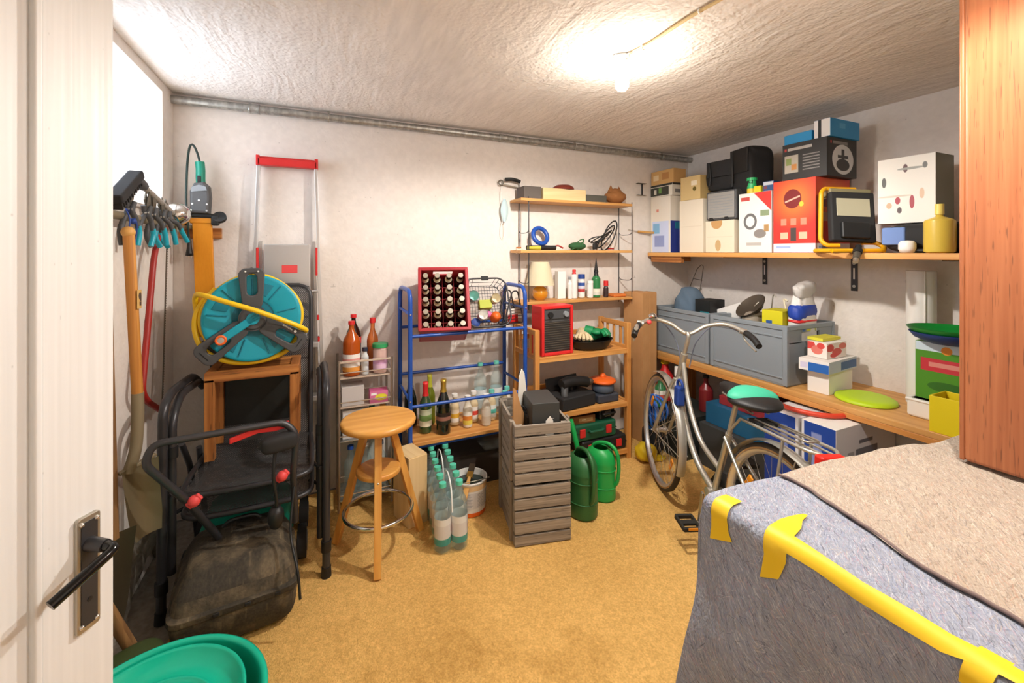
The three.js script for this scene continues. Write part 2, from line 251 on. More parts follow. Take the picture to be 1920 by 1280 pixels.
// ---------- felt covered furniture with tape ----------
const ZE = (X) => -0.838 + 0.14 * (X - 0.937) - 0.02 * Math.sin((X - 0.93) * 5);   // far edge of the covered top
function drape(a, z, o = 0) {                                         // a < 0 down the front, a > 0 over the top; o = how far out
  const r = 0.03, L = r * Math.PI / 2, n1 = (p, q, s) => fbm(p / 4 + 0.5, q / 4 + 0.5, 9, 9, 3, s) - 0.5;
  const x0 = 0.942 + 0.012 * Math.sin(z * 9) ;
  if (a < 0) { const q = -a, fold = (0.042 * Math.sin(z * 12 + q * 5.2) + 0.02 * Math.sin(z * 27 - q * 7)) * sm(0.02, 0.35, q) * (0.8 + n1(z, q, 3)); return [x0 - 0.13 * Math.pow(q, 1.25) + fold + n1(z * 2, q * 2, 5) * 0.012 - o, 0.82 + a, z]; }
  if (a < L) { const t = a / L * Math.PI / 2; return [x0 + r - (r + o) * Math.cos(t), 0.82 + (r + o) * Math.sin(t), z]; }
  const b = a - L, X = x0 + r + b, e = sm(0, 0.12, b); return [X, 0.85 + o + e * (n1(X * 2, z * 2, 7) * 0.016 + n1(X * 7, z * 7, 9) * 0.008) + 0.02 * sm(0.3, 0.9, b), z];
}
function feltTex(base, alt, s) {                                       // matted fibres of many colours
  const n = 1024, t = canvasTex(n, n, (c) => {
    c.fillStyle = `rgb(${base})`; c.fillRect(0, 0, n, n); seed = s;
    for (let i = 0; i < 26000; i++) {
      const x = rnd() * n, y = rnd() * n, a = rr(-0.35, 0.35) + 0.7 + (rnd() < 0.25 ? rr(-1.4, 1.4) : 0), l = rr(8, 44), q = rnd(), col = alt[Math.floor(q * alt.length)];
      c.strokeStyle = `rgba(${col},${rr(0.12, 0.5)})`; c.lineWidth = rr(0.8, 2.6);
      for (const [ox, oy] of [[0, 0], [x > n - 30 ? -n : x < 30 ? n : 0, y > n - 30 ? -n : y < 30 ? n : 0]]) { c.beginPath(); c.moveTo(x + ox, y + oy); c.quadraticCurveTo(x + ox + l * 0.5 * Math.cos(a) + rr(-4, 4), y + oy + l * 0.5 * Math.sin(a) + rr(-4, 4), x + ox + l * Math.cos(a), y + oy + l * Math.sin(a)); c.stroke(); if (!ox && !oy && x <= n - 30 && x >= 30 && y >= 30 && y <= n - 30) break; }
    }
  });
  t.wrapS = t.wrapT = THREE.RepeatWrapping; t.repeat.set(1 / 0.6, 1 / 0.6); return t;
}
const feltBump = tex(512, 0.4, 0.4, (u, v) => fbm(u, v, 20, 26, 4, 401) * 0.6 + fbm(u, v, 70, 90, 2, 405) * 0.4, false);
M.felt = own(std(0xffffff, 0.97, { side: THREE.DoubleSide, map: feltTex('146,153,168', ['84,92,108', '172,182,204', '212,218,226', '118,130,156', '56,60,72', '152,160,174', '232,232,236', '186,140,152', '118,136,178', '190,172,150'], 11), bumpMap: feltBump, bumpScale: 0.006 }));
M.feltBeige = own(std(0xffffff, 0.97, { side: THREE.DoubleSide, map: feltTex('170,157,142', ['120,108,96', '206,194,178', '222,212,198', '150,138,124', '96,88,80', '184,170,150', '214,206,196', '178,132,112', '140,134,136', '196,178,150'], 23), bumpMap: feltBump, bumpScale: 0.007 }));
function gridGeo(nu, nv, f) {
  const p = [], uv = [], id = [];
  for (let j = 0; j <= nv; j++) for (let i = 0; i <= nu; i++) { const q = f(i / nu, j / nv); p.push(q[0], q[1], q[2]); uv.push(q[3], q[4]); }
  for (let j = 0; j < nv; j++) for (let i = 0; i < nu; i++) { const a = j * (nu + 1) + i, b = a + 1, c = a + nu + 1, d = c + 1; id.push(a, b, d, a, d, c); }
  const g = new THREE.BufferGeometry(); g.setAttribute('position', new THREE.Float32BufferAttribute(p, 3)); g.setAttribute('uv', new THREE.Float32BufferAttribute(uv, 2)); g.setIndex(id); g.computeVertexNormals(); return g;
}
{
  const A1 = 1.56, ZN = 0.40;
  const top = gridGeo(150, 90, (u, v) => { const a = mix(-0.81, A1, u), X = 0.93 + Math.max(0, a - 0.05), z0 = ZE(Math.max(X, 0.93)), z = mix(ZN, z0, v), q = drape(a, z); return [q[0], Math.max(q[1], 0.004), q[2], a, z]; });
  const back = gridGeo(110, 40, (u, v) => { const a = mix(-0.81, A1, u), X = 0.93 + Math.max(0, a - 0.05), z0 = ZE(Math.max(X, 0.93)), q = drape(a, z0), d = v * 0.9, y = Math.max(0.004, q[1] - d); return [q[0], y, z0 - 0.012 * sm(0, 0.06, d) - 0.012 * Math.sin(X * 17) * sm(0, 0.5, d), a, z0 - d]; });
  const o = solo('felt_blanket', 'blue grey recycled felt blanket draped over furniture at the right', 'blanket', mergeGeometries([top, back]), M.felt, [0, 0, 0]);
  const seam = (z) => 1.118 + 0.11 * sm(-0.42, -0.80, z) * 1.0 + 0.05 * sm(-0.4, 0.3, z) + 0.006 * Math.sin(z * 31);
  const aOf = (X) => X - 0.942 - 0.03 + 0.0471;
  const b2 = gridGeo(110, 80, (u, v) => { const z1 = mix(0.395, ZE(1.3) - 0.003, v), xs = seam(z1), X = mix(xs, 2.49, u), z = mix(0.395, ZE(X) - 0.003, v), q = drape(aOf(X) , z, 0.007), w = fbm(X * 0.6, z * 0.6, 9, 14, 4, 33) - 0.5, rid = Math.abs(fbm(X * 0.5, z * 0.5, 7, 10, 3, 35) - 0.5); return [q[0], q[1] + (0.024 * w + 0.034 * (0.24 - rid) + 0.012) * sm(0, 0.12, u), z, X, z]; });
  solo('felt_blanket', 'beige felt blanket lying over the back half of the covered furniture', 'blanket', b2, M.feltBeige, [0, 0, 0]);
  const hem = []; for (let i = 0; i <= 60; i++) { const z = mix(0.39, ZE(1.23) - 0.003, i / 60), X = seam(z), q = drape(aOf(X), z, 0.006); hem.push([q[0] - 0.001, q[1] + 0.003 * hash(i, 3, 1), z]); }
  part(o, 'hem', spline(hem, 0.004, 160, 6), std(0x7d6c68, 0.95), [0, 0, 0], [0, 0, 0], 'frayed brown hem of the felt');
  // a strip of tape follows the cloth: list of [a, z, half width along a, along z]
  function strip(label, pts) {
    const n = pts.length - 1, g = gridGeo(6, n * 6, (u, v) => { const k = Math.min(n - 1e-6, v * n), i = Math.floor(k), t = k - i, q = pts[i].map((c, j) => mix(c, pts[i + 1][j], t)), s = u * 2 - 1; const p = drape(q[0] + s * q[2], q[1] + s * q[3], 0.004); return [p[0], p[1] + 0.001, p[2], u, v]; });
    solo('adhesive_tape', label, 'tape', g, M.tapeS, [0, 0, 0]);
  }
  M.tapeS = std(0xefc81c, 0.5, { side: THREE.DoubleSide });
  strip('short yellow tape over the far corner of the felt', [[0.075, -0.79, 0.004, 0.02], [0.04, -0.79, 0.004, 0.022], [0.0, -0.785, 0.006, 0.022], [-0.028, -0.782, 0.006, 0.024], [-0.052, -0.778, 0.012, 0.03]]);
  strip('torn yellow tape patch folded over the felt edge', [[0.155, -0.665, 0.002, 0.004], [0.12, -0.665, 0.003, 0.012], [0.09, -0.66, 0.003, 0.022], [0.03, -0.65, 0.003, 0.026], [-0.015, -0.645, 0.004, 0.024], [-0.04, -0.65, 0.006, 0.022], [-0.065, -0.655, 0.01, 0.02]]);
  strip('long yellow tape strip along the felt edge', [[0.03, -0.64, 0.022, 0.004], [0.025, -0.56, 0.017, 0.003], [0.02, -0.49, 0.017, 0.002], [0.025, -0.42, 0.018, 0], [0.03, -0.36, 0.017, 0], [0.05, -0.3, 0.017, 0.002], [0.06, -0.24, 0.017, 0.004]]);
  strip('yellow tape patch at the near end of the long strip', [[0.07, -0.31, 0.004, 0.018], [0.03, -0.315, 0.003, 0.018], [-0.01, -0.32, 0.002, 0.018]]);
  const p = thing('wooden_board', 'reddish brown oak furniture panel standing on the beige felt', 'panel', [1.735, 0.892, -0.12]);
  part(p, 'board', bx(0.05, 1.42, 0.97, 0.012, 3), M.oak, [0.0, 0.71, 0]);
  part(p, 'edge_strip', bx(0.046, 1.42, 0.012, 0.005, 2), M.oak, [0, 0.71, -0.489]);
}

// ---------- left wall: tool rail, broom, saw, spade ----------
{
  const g = thing('tool_rail', 'grey metal rail fixed to the left wall holding garden tools', 'rail', [-0.68, 1.635, -2.38]);
  part(g, 'bar', move(cy(0.016, 0.016, 0.98, 16), 0, 0, 0, Math.PI / 2), M.rust);
  for (const z of [-0.42, 0.42]) part(g, 'bracket', bx(0.066, 0.018, 0.02), M.rust, [-0.033, 0.0, z]);
  part(g, 'end_hook', spline([[0, 0, -0.44], [0.02, 0.0, -0.48], [0.05, 0.004, -0.51], [0.075, 0.02, -0.515]], 0.009, 20), M.rust);
}
{
  const g = thing('lamp_dome', 'small chrome dome hooked on the end of the tool rail', 'dome', [-0.66, 1.708, -2.67]);
  part(g, 'dome', lathe([[0, 0.062], [0.03, 0.055], [0.05, 0.035], [0.058, 0.004], [0.056, 0.0], [0.048, 0.03], [0.028, 0.05], [0, 0.056]]), M.chrome, [0, -0.02, 0], [0.3, 0, -1.1]);
  part(g, 'stem', move(cy(0.008, 0.008, 0.1, 10), 0, -0.055, 0.0), M.rust);
}
{
  const g = thing('scrubbing_broom', 'grey handled broom with dark toothed head above the rail', 'broom', [-0.66, 1.66, -2.60]);
  part(g, 'handle', pipe([[0, 0.03, 0], [-0.0, 0.115, 0.42]], 0.012), std(0x9a948b, 0.6));
  part(g, 'socket', pipe([[0, 0.108, 0.38], [0, 0.13, 0.47]], 0.02), M.charcoal);
  const h = part(g, 'head', move(bx(0.05, 0.035, 0.24, 0.008), 0, 0, 0), M.blackmatte, [0.0, 0.085, 0.55], [0.55, 0, 0]);
  for (let i = 0; i < 11; i++) part(h, 'tooth', new THREE.BoxGeometry(0.03, 0.028, 0.009), M.blackmatte, [0, -0.03, -0.105 + i * 0.021]);
}
// pruning shears hanging from the rail
function shears(z, tilt, label, open) {
  const g = thing('pruning_shears', label, 'shears', [-0.655, 1.655, z]); g.rotation.set(0, Math.PI / 2 - 0.25 - tilt * 12, tilt * 14);
  for (const s of [-1, 1]) {
    part(g, 'handle', spline([[s * (0.026 + open), -0.055, s * 0.008], [s * (0.034 + open), -0.085, s * 0.007], [s * (0.026 + open * 1.3) + tilt, -0.13, s * 0.005]], 0.0105, 14), s > 0 || open > 0.009 ? M.teal : M.charcoal);
    part(g, 'arm', spline([[s * 0.012, 0.035, s * 0.006], [0, 0, s * 0.007], [s * (0.016 + open), -0.03, s * 0.007], [s * (0.027 + open), -0.062, s * 0.008]], 0.0098, 14), M.charcoal);
    part(g, 'blade', ext([[-0.006, 0], [0.006, 0], [0.016 * s, 0.04], [0.006 * s, 0.078], [-0.004 * s, 0.05]], 0.004), M.dullsteel, [0, 0.018, s * 0.003]);
  }
  part(g, 'pivot', move(cy(0.009, 0.009, 0.026, 12), 0, 0.005, 0, Math.PI / 2), M.steel);
}
shears(-2.52, 0.02, 'teal handled shears standing open near the chrome dome', 0.02);
shears(-2.44, 0.012, 'teal handled shears hanging just left of the red saw frame', 0.012);
shears(-2.33, 0.01, 'teal handled shears hanging in the middle of the rail', 0.008);
shears(-2.24, -0.005, 'teal handled shears with dark grips beside the wooden spade shaft', 0.006);
shears(-2.07, 0.0, 'teal handled shears hanging nearest the white door edge', 0.005);
{
  const g = thing('twine_loop', 'dark twine looped over the rail around the spade handle', 'twine', [-0.66, 1.62, -2.05]);
  part(g, 'loop', spline([[0, 0.04, 0], [0.02, 0.0, 0.03], [0.018, -0.07, 0.035], [0.012, -0.12, 0.0], [0.018, -0.07, -0.035], [0.02, 0.0, -0.03]], 0.0025, 50, 5, true), M.navy);
  part(g, 'knot', sph(0.011, 10, 8), M.navy, [0.02, -0.005, 0]);
}
{
  const g = thing('bow_saw', 'red tubular bow saw hanging from the rail', 'saw', [-0.685, 1.61, -2.5]);
  part(g, 'frame', pipe([[0, 0.02, -0.12], [0, -0.02, 0.0], [0, -0.14, 0.07], [0, -0.70, 0.21], [0, -0.76, 0.15], [0, -0.865, -0.04]], 0.0125, 0.05, 60, 10), M.darkred, [0, 0, 0], [0, 0, 0], 'chipped red tube frame');
  const b = part(g, 'saw_blade', ext([[-0.10, 0.01], [-0.082, 0.01], [-0.004, -0.845], [-0.022, -0.845]], 0.0015), M.dullsteel, [0, 0, -0.03], [0, -Math.PI / 2, 0]);
  const t = []; for (let i = 0; i < 70; i++) t.push(move(new THREE.ConeGeometry(0.0042, 0.008, 3), -0.104 + 0.079 * i / 70, 0.0 - 0.84 * i / 70, 0, 0, 0, Math.PI / 2 - 0.1));
  part(b, 'teeth', mergeGeometries(t), M.dullsteel);
  part(g, 'tension_bolt', move(cy(0.006, 0.006, 0.03, 8), 0, 0.01, -0.125, 0.4), M.steel);
}
{
  const g = thing('spade', 'wooden shafted spade with bent metal socket beside the door', 'spade', [-0.62, 0, -2.03]);
  part(g, 'shaft', pipe([[-0.02, 1.57, 0.02], [0.0, 0.955, 0.0]], 0.0175, 0.03, 6, 14), M.ash);
  part(g, 'grip', move(sph(0.0215, 16, 12), -0.021, 1.572, 0.021), M.woodhandle);
  part(g, 'shaft_label', own(move(new THREE.CylinderGeometry(0.0182, 0.0182, 0.07, 16, 1, true, 0.6, 1.4), -0.004, 1.325, 0.011)), print(64, 64, (c) => { c.fillStyle = '#c9a05a'; c.fillRect(0, 0, 64, 64); c.fillStyle = '#4a3a30'; c.beginPath(); c.ellipse(32, 24, 20, 14, 0.4, 0, 7); c.fill(); c.fillRect(20, 40, 26, 14); }));
  part(g, 'socket', sweep(new THREE.CatmullRomCurve3([[0, 0.975, 0], [0.0, 0.86, -0.0], [-0.006, 0.76, 0.004], [-0.02, 0.69, 0.02]].map(V)), 0.0195, 20, 12), M.rust);
  const blade = gridGeo(10, 14, (u, v) => { const s = u * 2 - 1, w = 0.058 * (1 - 0.1 * v) * (v > 0.75 ? 1 - 0.8 * (v - 0.75) : 1); return [s * w, -v * 0.28, 0.02 * s * s - 0.03 * Math.sin(v * 1.6), u, v]; });
  part(g, 'blade', blade, std(0x7d7157, 0.55, { metalness: 0.5, side: THREE.DoubleSide }), [0.0, 0.71, 0.0], [-0.15, 0.75, 0.2], 'dull stained steel blade');
  part(g, 'tread', bx(0.12, 0.012, 0.02), M.rust, [0, 0.71, 0.0], [0, 0.75, 0.2]);
}
{
  const g = thing('shovel', 'second dark shovel head leaning low against the left wall', 'shovel', [-0.66, 0, -1.97]);
  part(g, 'blade', gridGeo(12, 14, (u, v) => { const s = u * 2 - 1, w = 0.07 * Math.sqrt(clamp(1 - Math.pow(Math.max(0, v - 0.4) / 0.62, 2.2))); return [s * w, 0.5 - v * 0.36, 0.03 * s * s - 0.04 * Math.sin(v * 2), u, v]; }), std(0x4d4433, 0.6, { metalness: 0.5, side: THREE.DoubleSide }), [0, 0, 0], [0, 1.0, 0.05]);
  part(g, 'shaft', pipe([[-0.01, 0.48, 0.0], [-0.045, 1.45, -0.04]], 0.017), M.oldash);
}
{
  const g = thing('loose_handle', 'worn wooden tool handle slanting to the floor behind the turquoise tub', 'handle', [-0.585, 0.02, -1.95]);
  part(g, 'shaft', pipe([[0, 0, 0], [-0.09, 0.44, 0.15], [-0.115, 0.58, 0.19]], 0.019, 0.03, 10, 12), M.oldash);
}
{
  const g = thing('plastic_sack', 'dark green printed sack on the floor beside the door', 'sack', [-0.585, 0.0, -1.815], 0.5);
  const s = new THREE.SphereGeometry(0.5, 24, 16); { const p = s.attributes.position; for (let i = 0; i < p.count; i++) { const q = (v) => Math.sign(v) * Math.pow(Math.abs(v) * 2, 0.6) * 0.5; p.setXYZ(i, q(p.getX(i)) * 0.22, (q(p.getY(i)) + 0.5) * 0.16, q(p.getZ(i)) * 0.16); } s.computeVertexNormals(); }
  part(g, 'bag', s, own(std(0x3c4a24, 0.6)));
  part(g, 'printed_face', new THREE.PlaneGeometry(0.19, 0.12), print(128, 96, (c) => { c.fillStyle = '#34431f'; c.fillRect(0, 0, 128, 96); c.fillStyle = '#d9d6b8'; c.font = 'bold 44px sans-serif'; c.fillText('BI', 52, 48); for (let i = 0; i < 12; i++) c.fillRect(8 + (i % 4) * 14, 54 + Math.floor(i / 4) * 13, 8, 5); c.fillRect(14, 18, 18, 18); }), [0, 0.105, 0.081], [-0.25, 0, 0]);
}
// ---------- back wall, left: trimmer, ladder ----------
solo('wooden_block', 'light wooden block screwed to the wall behind the yellow blade cover', 'block', bx(0.20, 0.06, 0.03, 0.003), M.tablewood, [-0.615, 1.605, ZB + 0.015]);
{
  const g = thing('hedge_trimmer', 'teal and grey hedge trimmer hanging point down in a yellow sheath', 'hedge trimmer', [-0.6, 1.65, -2.872]);
  part(g, 'blade_cover', ext([[-0.04, 0.03], [0.05, 0.03], [0.072, -0.62], [-0.018, -0.62]], 0.022, 0.004), M.blade, [0, 0, 0], [0, 0, 0], 'stained orange yellow blade sheath');
  part(g, 'sheath_collar', bx(0.108, 0.03, 0.03, 0.005), M.blade, [0.004, 0.022, 0]);
  part(g, 'hand_guard', join(move(bx(0.17, 0.022, 0.03, 0.006), 0, 0.05, 0.01), move(bx(0.028, 0.07, 0.04, 0.008), -0.074, 0.03, 0.01), move(bx(0.038, 0.06, 0.04, 0.01), 0.068, 0.025, 0.01), move(cy(0.033, 0.033, 0.02, 20), 0.088, 0.042, 0.012, Math.PI / 2 - 0.5)), M.black);
  const b = part(g, 'motor_body', ext([[-0.042, 0.06], [0.044, 0.06], [0.05, 0.15], [0.044, 0.21], [0.02, 0.235], [-0.025, 0.225], [-0.044, 0.18]], 0.07, 0.014), M.darkgrey, [0, 0, 0.012]);
  for (const [x, y] of [[-0.035, 0.075], [0.035, 0.075], [0, 0.13], [-0.03, 0.11], [0.036, 0.11]]) part(b, 'screw', move(cy(0.005, 0.005, 0.004, 10), x, y, 0.036, Math.PI / 2), M.chrome);
  part(b, 'vent_plate', move(ext([[-0.036, 0.175], [0.036, 0.185], [0.032, 0.205], [0, 0.215], [-0.034, 0.2]], 0.004), 0, 0, 0.037), M.grey);
  const h = part(g, 'rear_handle', spline([[0.004, 0.20, 0.012], [0.0, 0.25, 0.012], [0.0, 0.30, 0.012], [-0.004, 0.345, 0.012]], 0.022, 20, 14), M.green);
  part(h, 'trigger', bx(0.016, 0.04, 0.014, 0.004), M.black, [-0.002, 0.245, 0.036]);
  part(g, 'cable', spline([[-0.004, 0.345, 0.012], [-0.014, 0.39, 0.014], [-0.03, 0.43, 0.016], [-0.045, 0.43, 0.018], [-0.056, 0.36, 0.02], [-0.058, 0.2, 0.04], [-0.055, 0.08, 0.052], [-0.05, 0.0, 0.045], [-0.05, -0.06, 0.03], [-0.046, -0.09, 0.028]], 0.0055, 70), std(0x16302c, 0.5));
  const pl = part(g, 'plug', lathe([[0, 0.03], [0.009, 0.03], [0.012, -0.01], [0.016, -0.035], [0.018, -0.05], [0, -0.052]], 14), M.black, [-0.047, -0.12, 0.028]);
  for (const s of [-1, 1]) part(pl, 'pin', cy(0.0022, 0.0022, 0.018, 8), M.steel, [s * 0.008, -0.06, 0]);
}
{
  const g = thing('step_ladder', 'aluminium step ladder with red top leaning on the back wall', 'ladder', [-0.175, 0, -2.865]);
  const rx = (y) => 0.153 + (2.0 - y) * 0.027, rz = (y) => -0.035 + (2.0 - y) * 0.02;
  for (const s of [-1, 1]) {
    part(g, 'front_rail', join([0, 1, 2, 3].map((k) => { const y0 = k * 0.505 + 0.015, y1 = y0 + 0.505, yc = (y0 + y1) / 2; return move(bx(0.018, 0.512, 0.032, 0.002), s * rx(yc), yc, rz(yc), 0.02 * -1, 0, s * 0.027); })), M.alu);
    part(g, 'rear_rail', move(bx(0.016, 1.55, 0.018, 0.002), s * 0.158, 0.79, -0.06, 0, 0, s * 0.02), M.alu);
    for (const [y, h] of [[1.44, 0.17], [1.10, 0.03], [0.97, 0.03]]) part(g, 'red_hinge', bx(0.012, h, 0.036, 0.003), M.red, [s * (rx(y) - 0.012), y, rz(y) + 0.004]);
    part(g, 'foot_cap', bx(0.026, 0.03, 0.045, 0.004), M.red, [s * rx(0.01), 0.015, rz(0.01)]);
  }
  const t = part(g, 'top_tray', join(move(bx(0.315, 0.042, 0.05, 0.004), 0, 2.028, -0.036), move(bx(0.29, 0.028, 0.012, 0.003), 0, 2.05, -0.05)), M.red, [0, 0, 0], [0, 0, 0], 'red plastic top tray');
  for (const s of [-1, 1]) part(t, 'corner_hook', bx(0.02, 0.06, 0.05, 0.003), M.red, [s * 0.155, 2.035, -0.036]);
  const p = part(g, 'platform', bx(0.245, 0.268, 0.026, 0.004), M.alu, [0.0, 1.41, -0.004], [-0.03, 0, 0], 'ribbed aluminium platform folded up');
  for (let i = 0; i < 26; i++) part(p, 'rib', new THREE.BoxGeometry(0.23, 0.003, 0.003), M.alu, [0, -0.122 + i * 0.0098, 0.0138]);
  part(p, 'red_sticker', new THREE.BoxGeometry(0.082, 0.046, 0.003), M.knobred, [0.012, -0.012, 0.0165]);
  part(g, 'crossbar', move(cy(0.008, 0.008, 0.33, 10), 0, 1.262, 0.004, 0, 0, Math.PI / 2), M.alu);
  for (const y of [0.3, 0.62, 0.94]) part(g, 'step', bx(0.33 + (0.94 - y) * 0.05, 0.03, 0.08, 0.004), M.alu, [0, y, rz(y)]);
}
// ---------- stacked garden chairs, little table, hose reel ----------
function gardenChair(y, label, zOff) {
  const g = thing('garden_chair', label, 'chair', [-0.28, y, zOff], 0, 'stacked black garden chairs');
  const seat = gridGeo(14, 12, (u, v) => [mix(-0.235, 0.235, u), 0.40 + 0.035 * Math.pow(v, 3) * 0 - 0.02 * Math.sin(v * 3.14) + (v < 0.08 ? -0.012 * (1 - v / 0.08) : 0), mix(-2.18, -2.66, v), mix(0, 0.47, u), mix(0, 0.48, v)]);
  M.mesh.userData.own = true;
  part(g, 'seat', seat, M.mesh);
  part(g, 'seat_frame', spline([[-0.235, 0.395, -2.62], [-0.245, 0.40, -2.3], [-0.215, 0.392, -2.18], [0, 0.388, -2.165], [0.215, 0.392, -2.18], [0.245, 0.40, -2.3], [0.235, 0.395, -2.62]], 0.0115, 60, 10), M.blackmetal);
  const bz = (v) => -2.66 - 0.10 * v, back = gridGeo(14, 16, (u, v) => [mix(-0.225, 0.225, u), 0.40 + 0.80 * v, bz(v) - 0.015 * Math.sin(v * 6), mix(0, 0.45, u), mix(0, 0.8, v)]);
  part(g, 'backrest', back, M.mesh);
  part(g, 'back_frame', pipe([[-0.232, 0.39, -2.65], [-0.232, 1.205, -2.765], [0.232, 1.205, -2.765], [0.232, 0.39, -2.65]], 0.012, 0.08, 60, 10), M.blackmetal);
  for (const v of [0.62, 0.78]) part(g, 'back_slat', pipe([[-0.232, 0.4 + 0.8 * v, bz(v)], [0.232, 0.4 + 0.8 * v, bz(v)]], 0.006), M.blackmetal);
  return g;
}
const ch1 = gardenChair(0.0, 'lower black mesh garden chair of the stack', 0);
const ch2 = gardenChair(0.105, 'upper black mesh garden chair of the stack, under the little table', 0.02);
for (const [g, dy, fx, low] of [[ch1, 0, 0, true], [ch2, 0.105, 0, false]]) for (const s of [-1, 1]) {
  const x = s * (low ? 0.307 : 0.283);
  if (low) {
    part(g, 'leg', pipe([[x, 0.0, -2.165], [x, 0.86, -2.19], [x, 0.895, -2.30], [x * 0.98, 0.88, -2.62], [x * 0.9, 0.80, -2.70]], 0.0175, 0.07, 50, 12), M.blackmetal);
    part(g, 'leg_sleeve', move(cy(0.0225, 0.0225, 0.05, 14), x, 0.14, -2.169), M.black);
    part(g, 'foot_cap', move(cy(0.021, 0.023, 0.045, 14), x, 0.0225, -2.166), M.black);
    part(g, 'leg', pipe([[x * 0.97, 0.0, -2.70], [x * 0.97, 0.45, -2.56], [x * 0.98, 0.62, -2.42]], 0.0135, 0.05, 20, 10), M.blackmetal);
  } else {
    part(g, 'leg', pipe([[x, 0.06, -2.225], [x, 0.70, -2.235], [x, 0.765, -2.36], [x * 0.98, 0.745, -2.62]], 0.0165, 0.07, 40, 12), M.blackmetal);
    part(g, 'leg_sleeve', move(cy(0.022, 0.022, 0.045, 14), x, 0.56, -2.232), M.black);
    part(g, 'leg', pipe([[x * 0.96, 0.03, -2.74], [x * 0.96, 0.42, -2.62]], 0.0135, 0.05, 6, 10), M.blackmetal);
  }
  part(g, 'seat_bracket', pipe([[s * 0.235, 0.395, -2.3], [x, 0.395, -2.2]], 0.008), M.blackmetal);
}
{
  const g = thing('side_table', 'small wooden side table standing on the stacked chairs', 'table', [-0.297, 0.512, -2.55]);
  const W = 0.40, D = 0.25, H = 0.415, k = 0.042;
  for (const [sx, sz] of [[-1, 1], [1, 1], [-1, -1], [1, -1]]) part(g, 'leg', bx(k, H - 0.03, k, 0.003), M.tablewood, [sx * (W / 2 - k / 2), (H - 0.03) / 2, sz * (D / 2 - k / 2)]);
  for (const s of [-1, 1]) part(g, 'top_rail', bx(W, 0.045, k, 0.003), M.tablewood, [0, H - 0.0225, s * (D / 2 - k / 2)]);
  for (const s of [-1, 1]) part(g, 'side_rail', bx(k, 0.045, D - 2 * k, 0.003), M.tablewood, [s * (W / 2 - k / 2), H - 0.0225, 0]);
  part(g, 'top_board', bx(W - 2 * k, 0.012, D - 2 * k, 0.001), M.tablewood, [0, H - 0.012, 0]);
  part(g, 'rear_panel', bx(W - 2 * k - 0.01, 0.29, 0.008, 0.001), std(0x1b1c1b, 0.45), [0.0, 0.225, -D / 2 + 0.02], [0, 0, 0], 'dark panel closing the back');
}
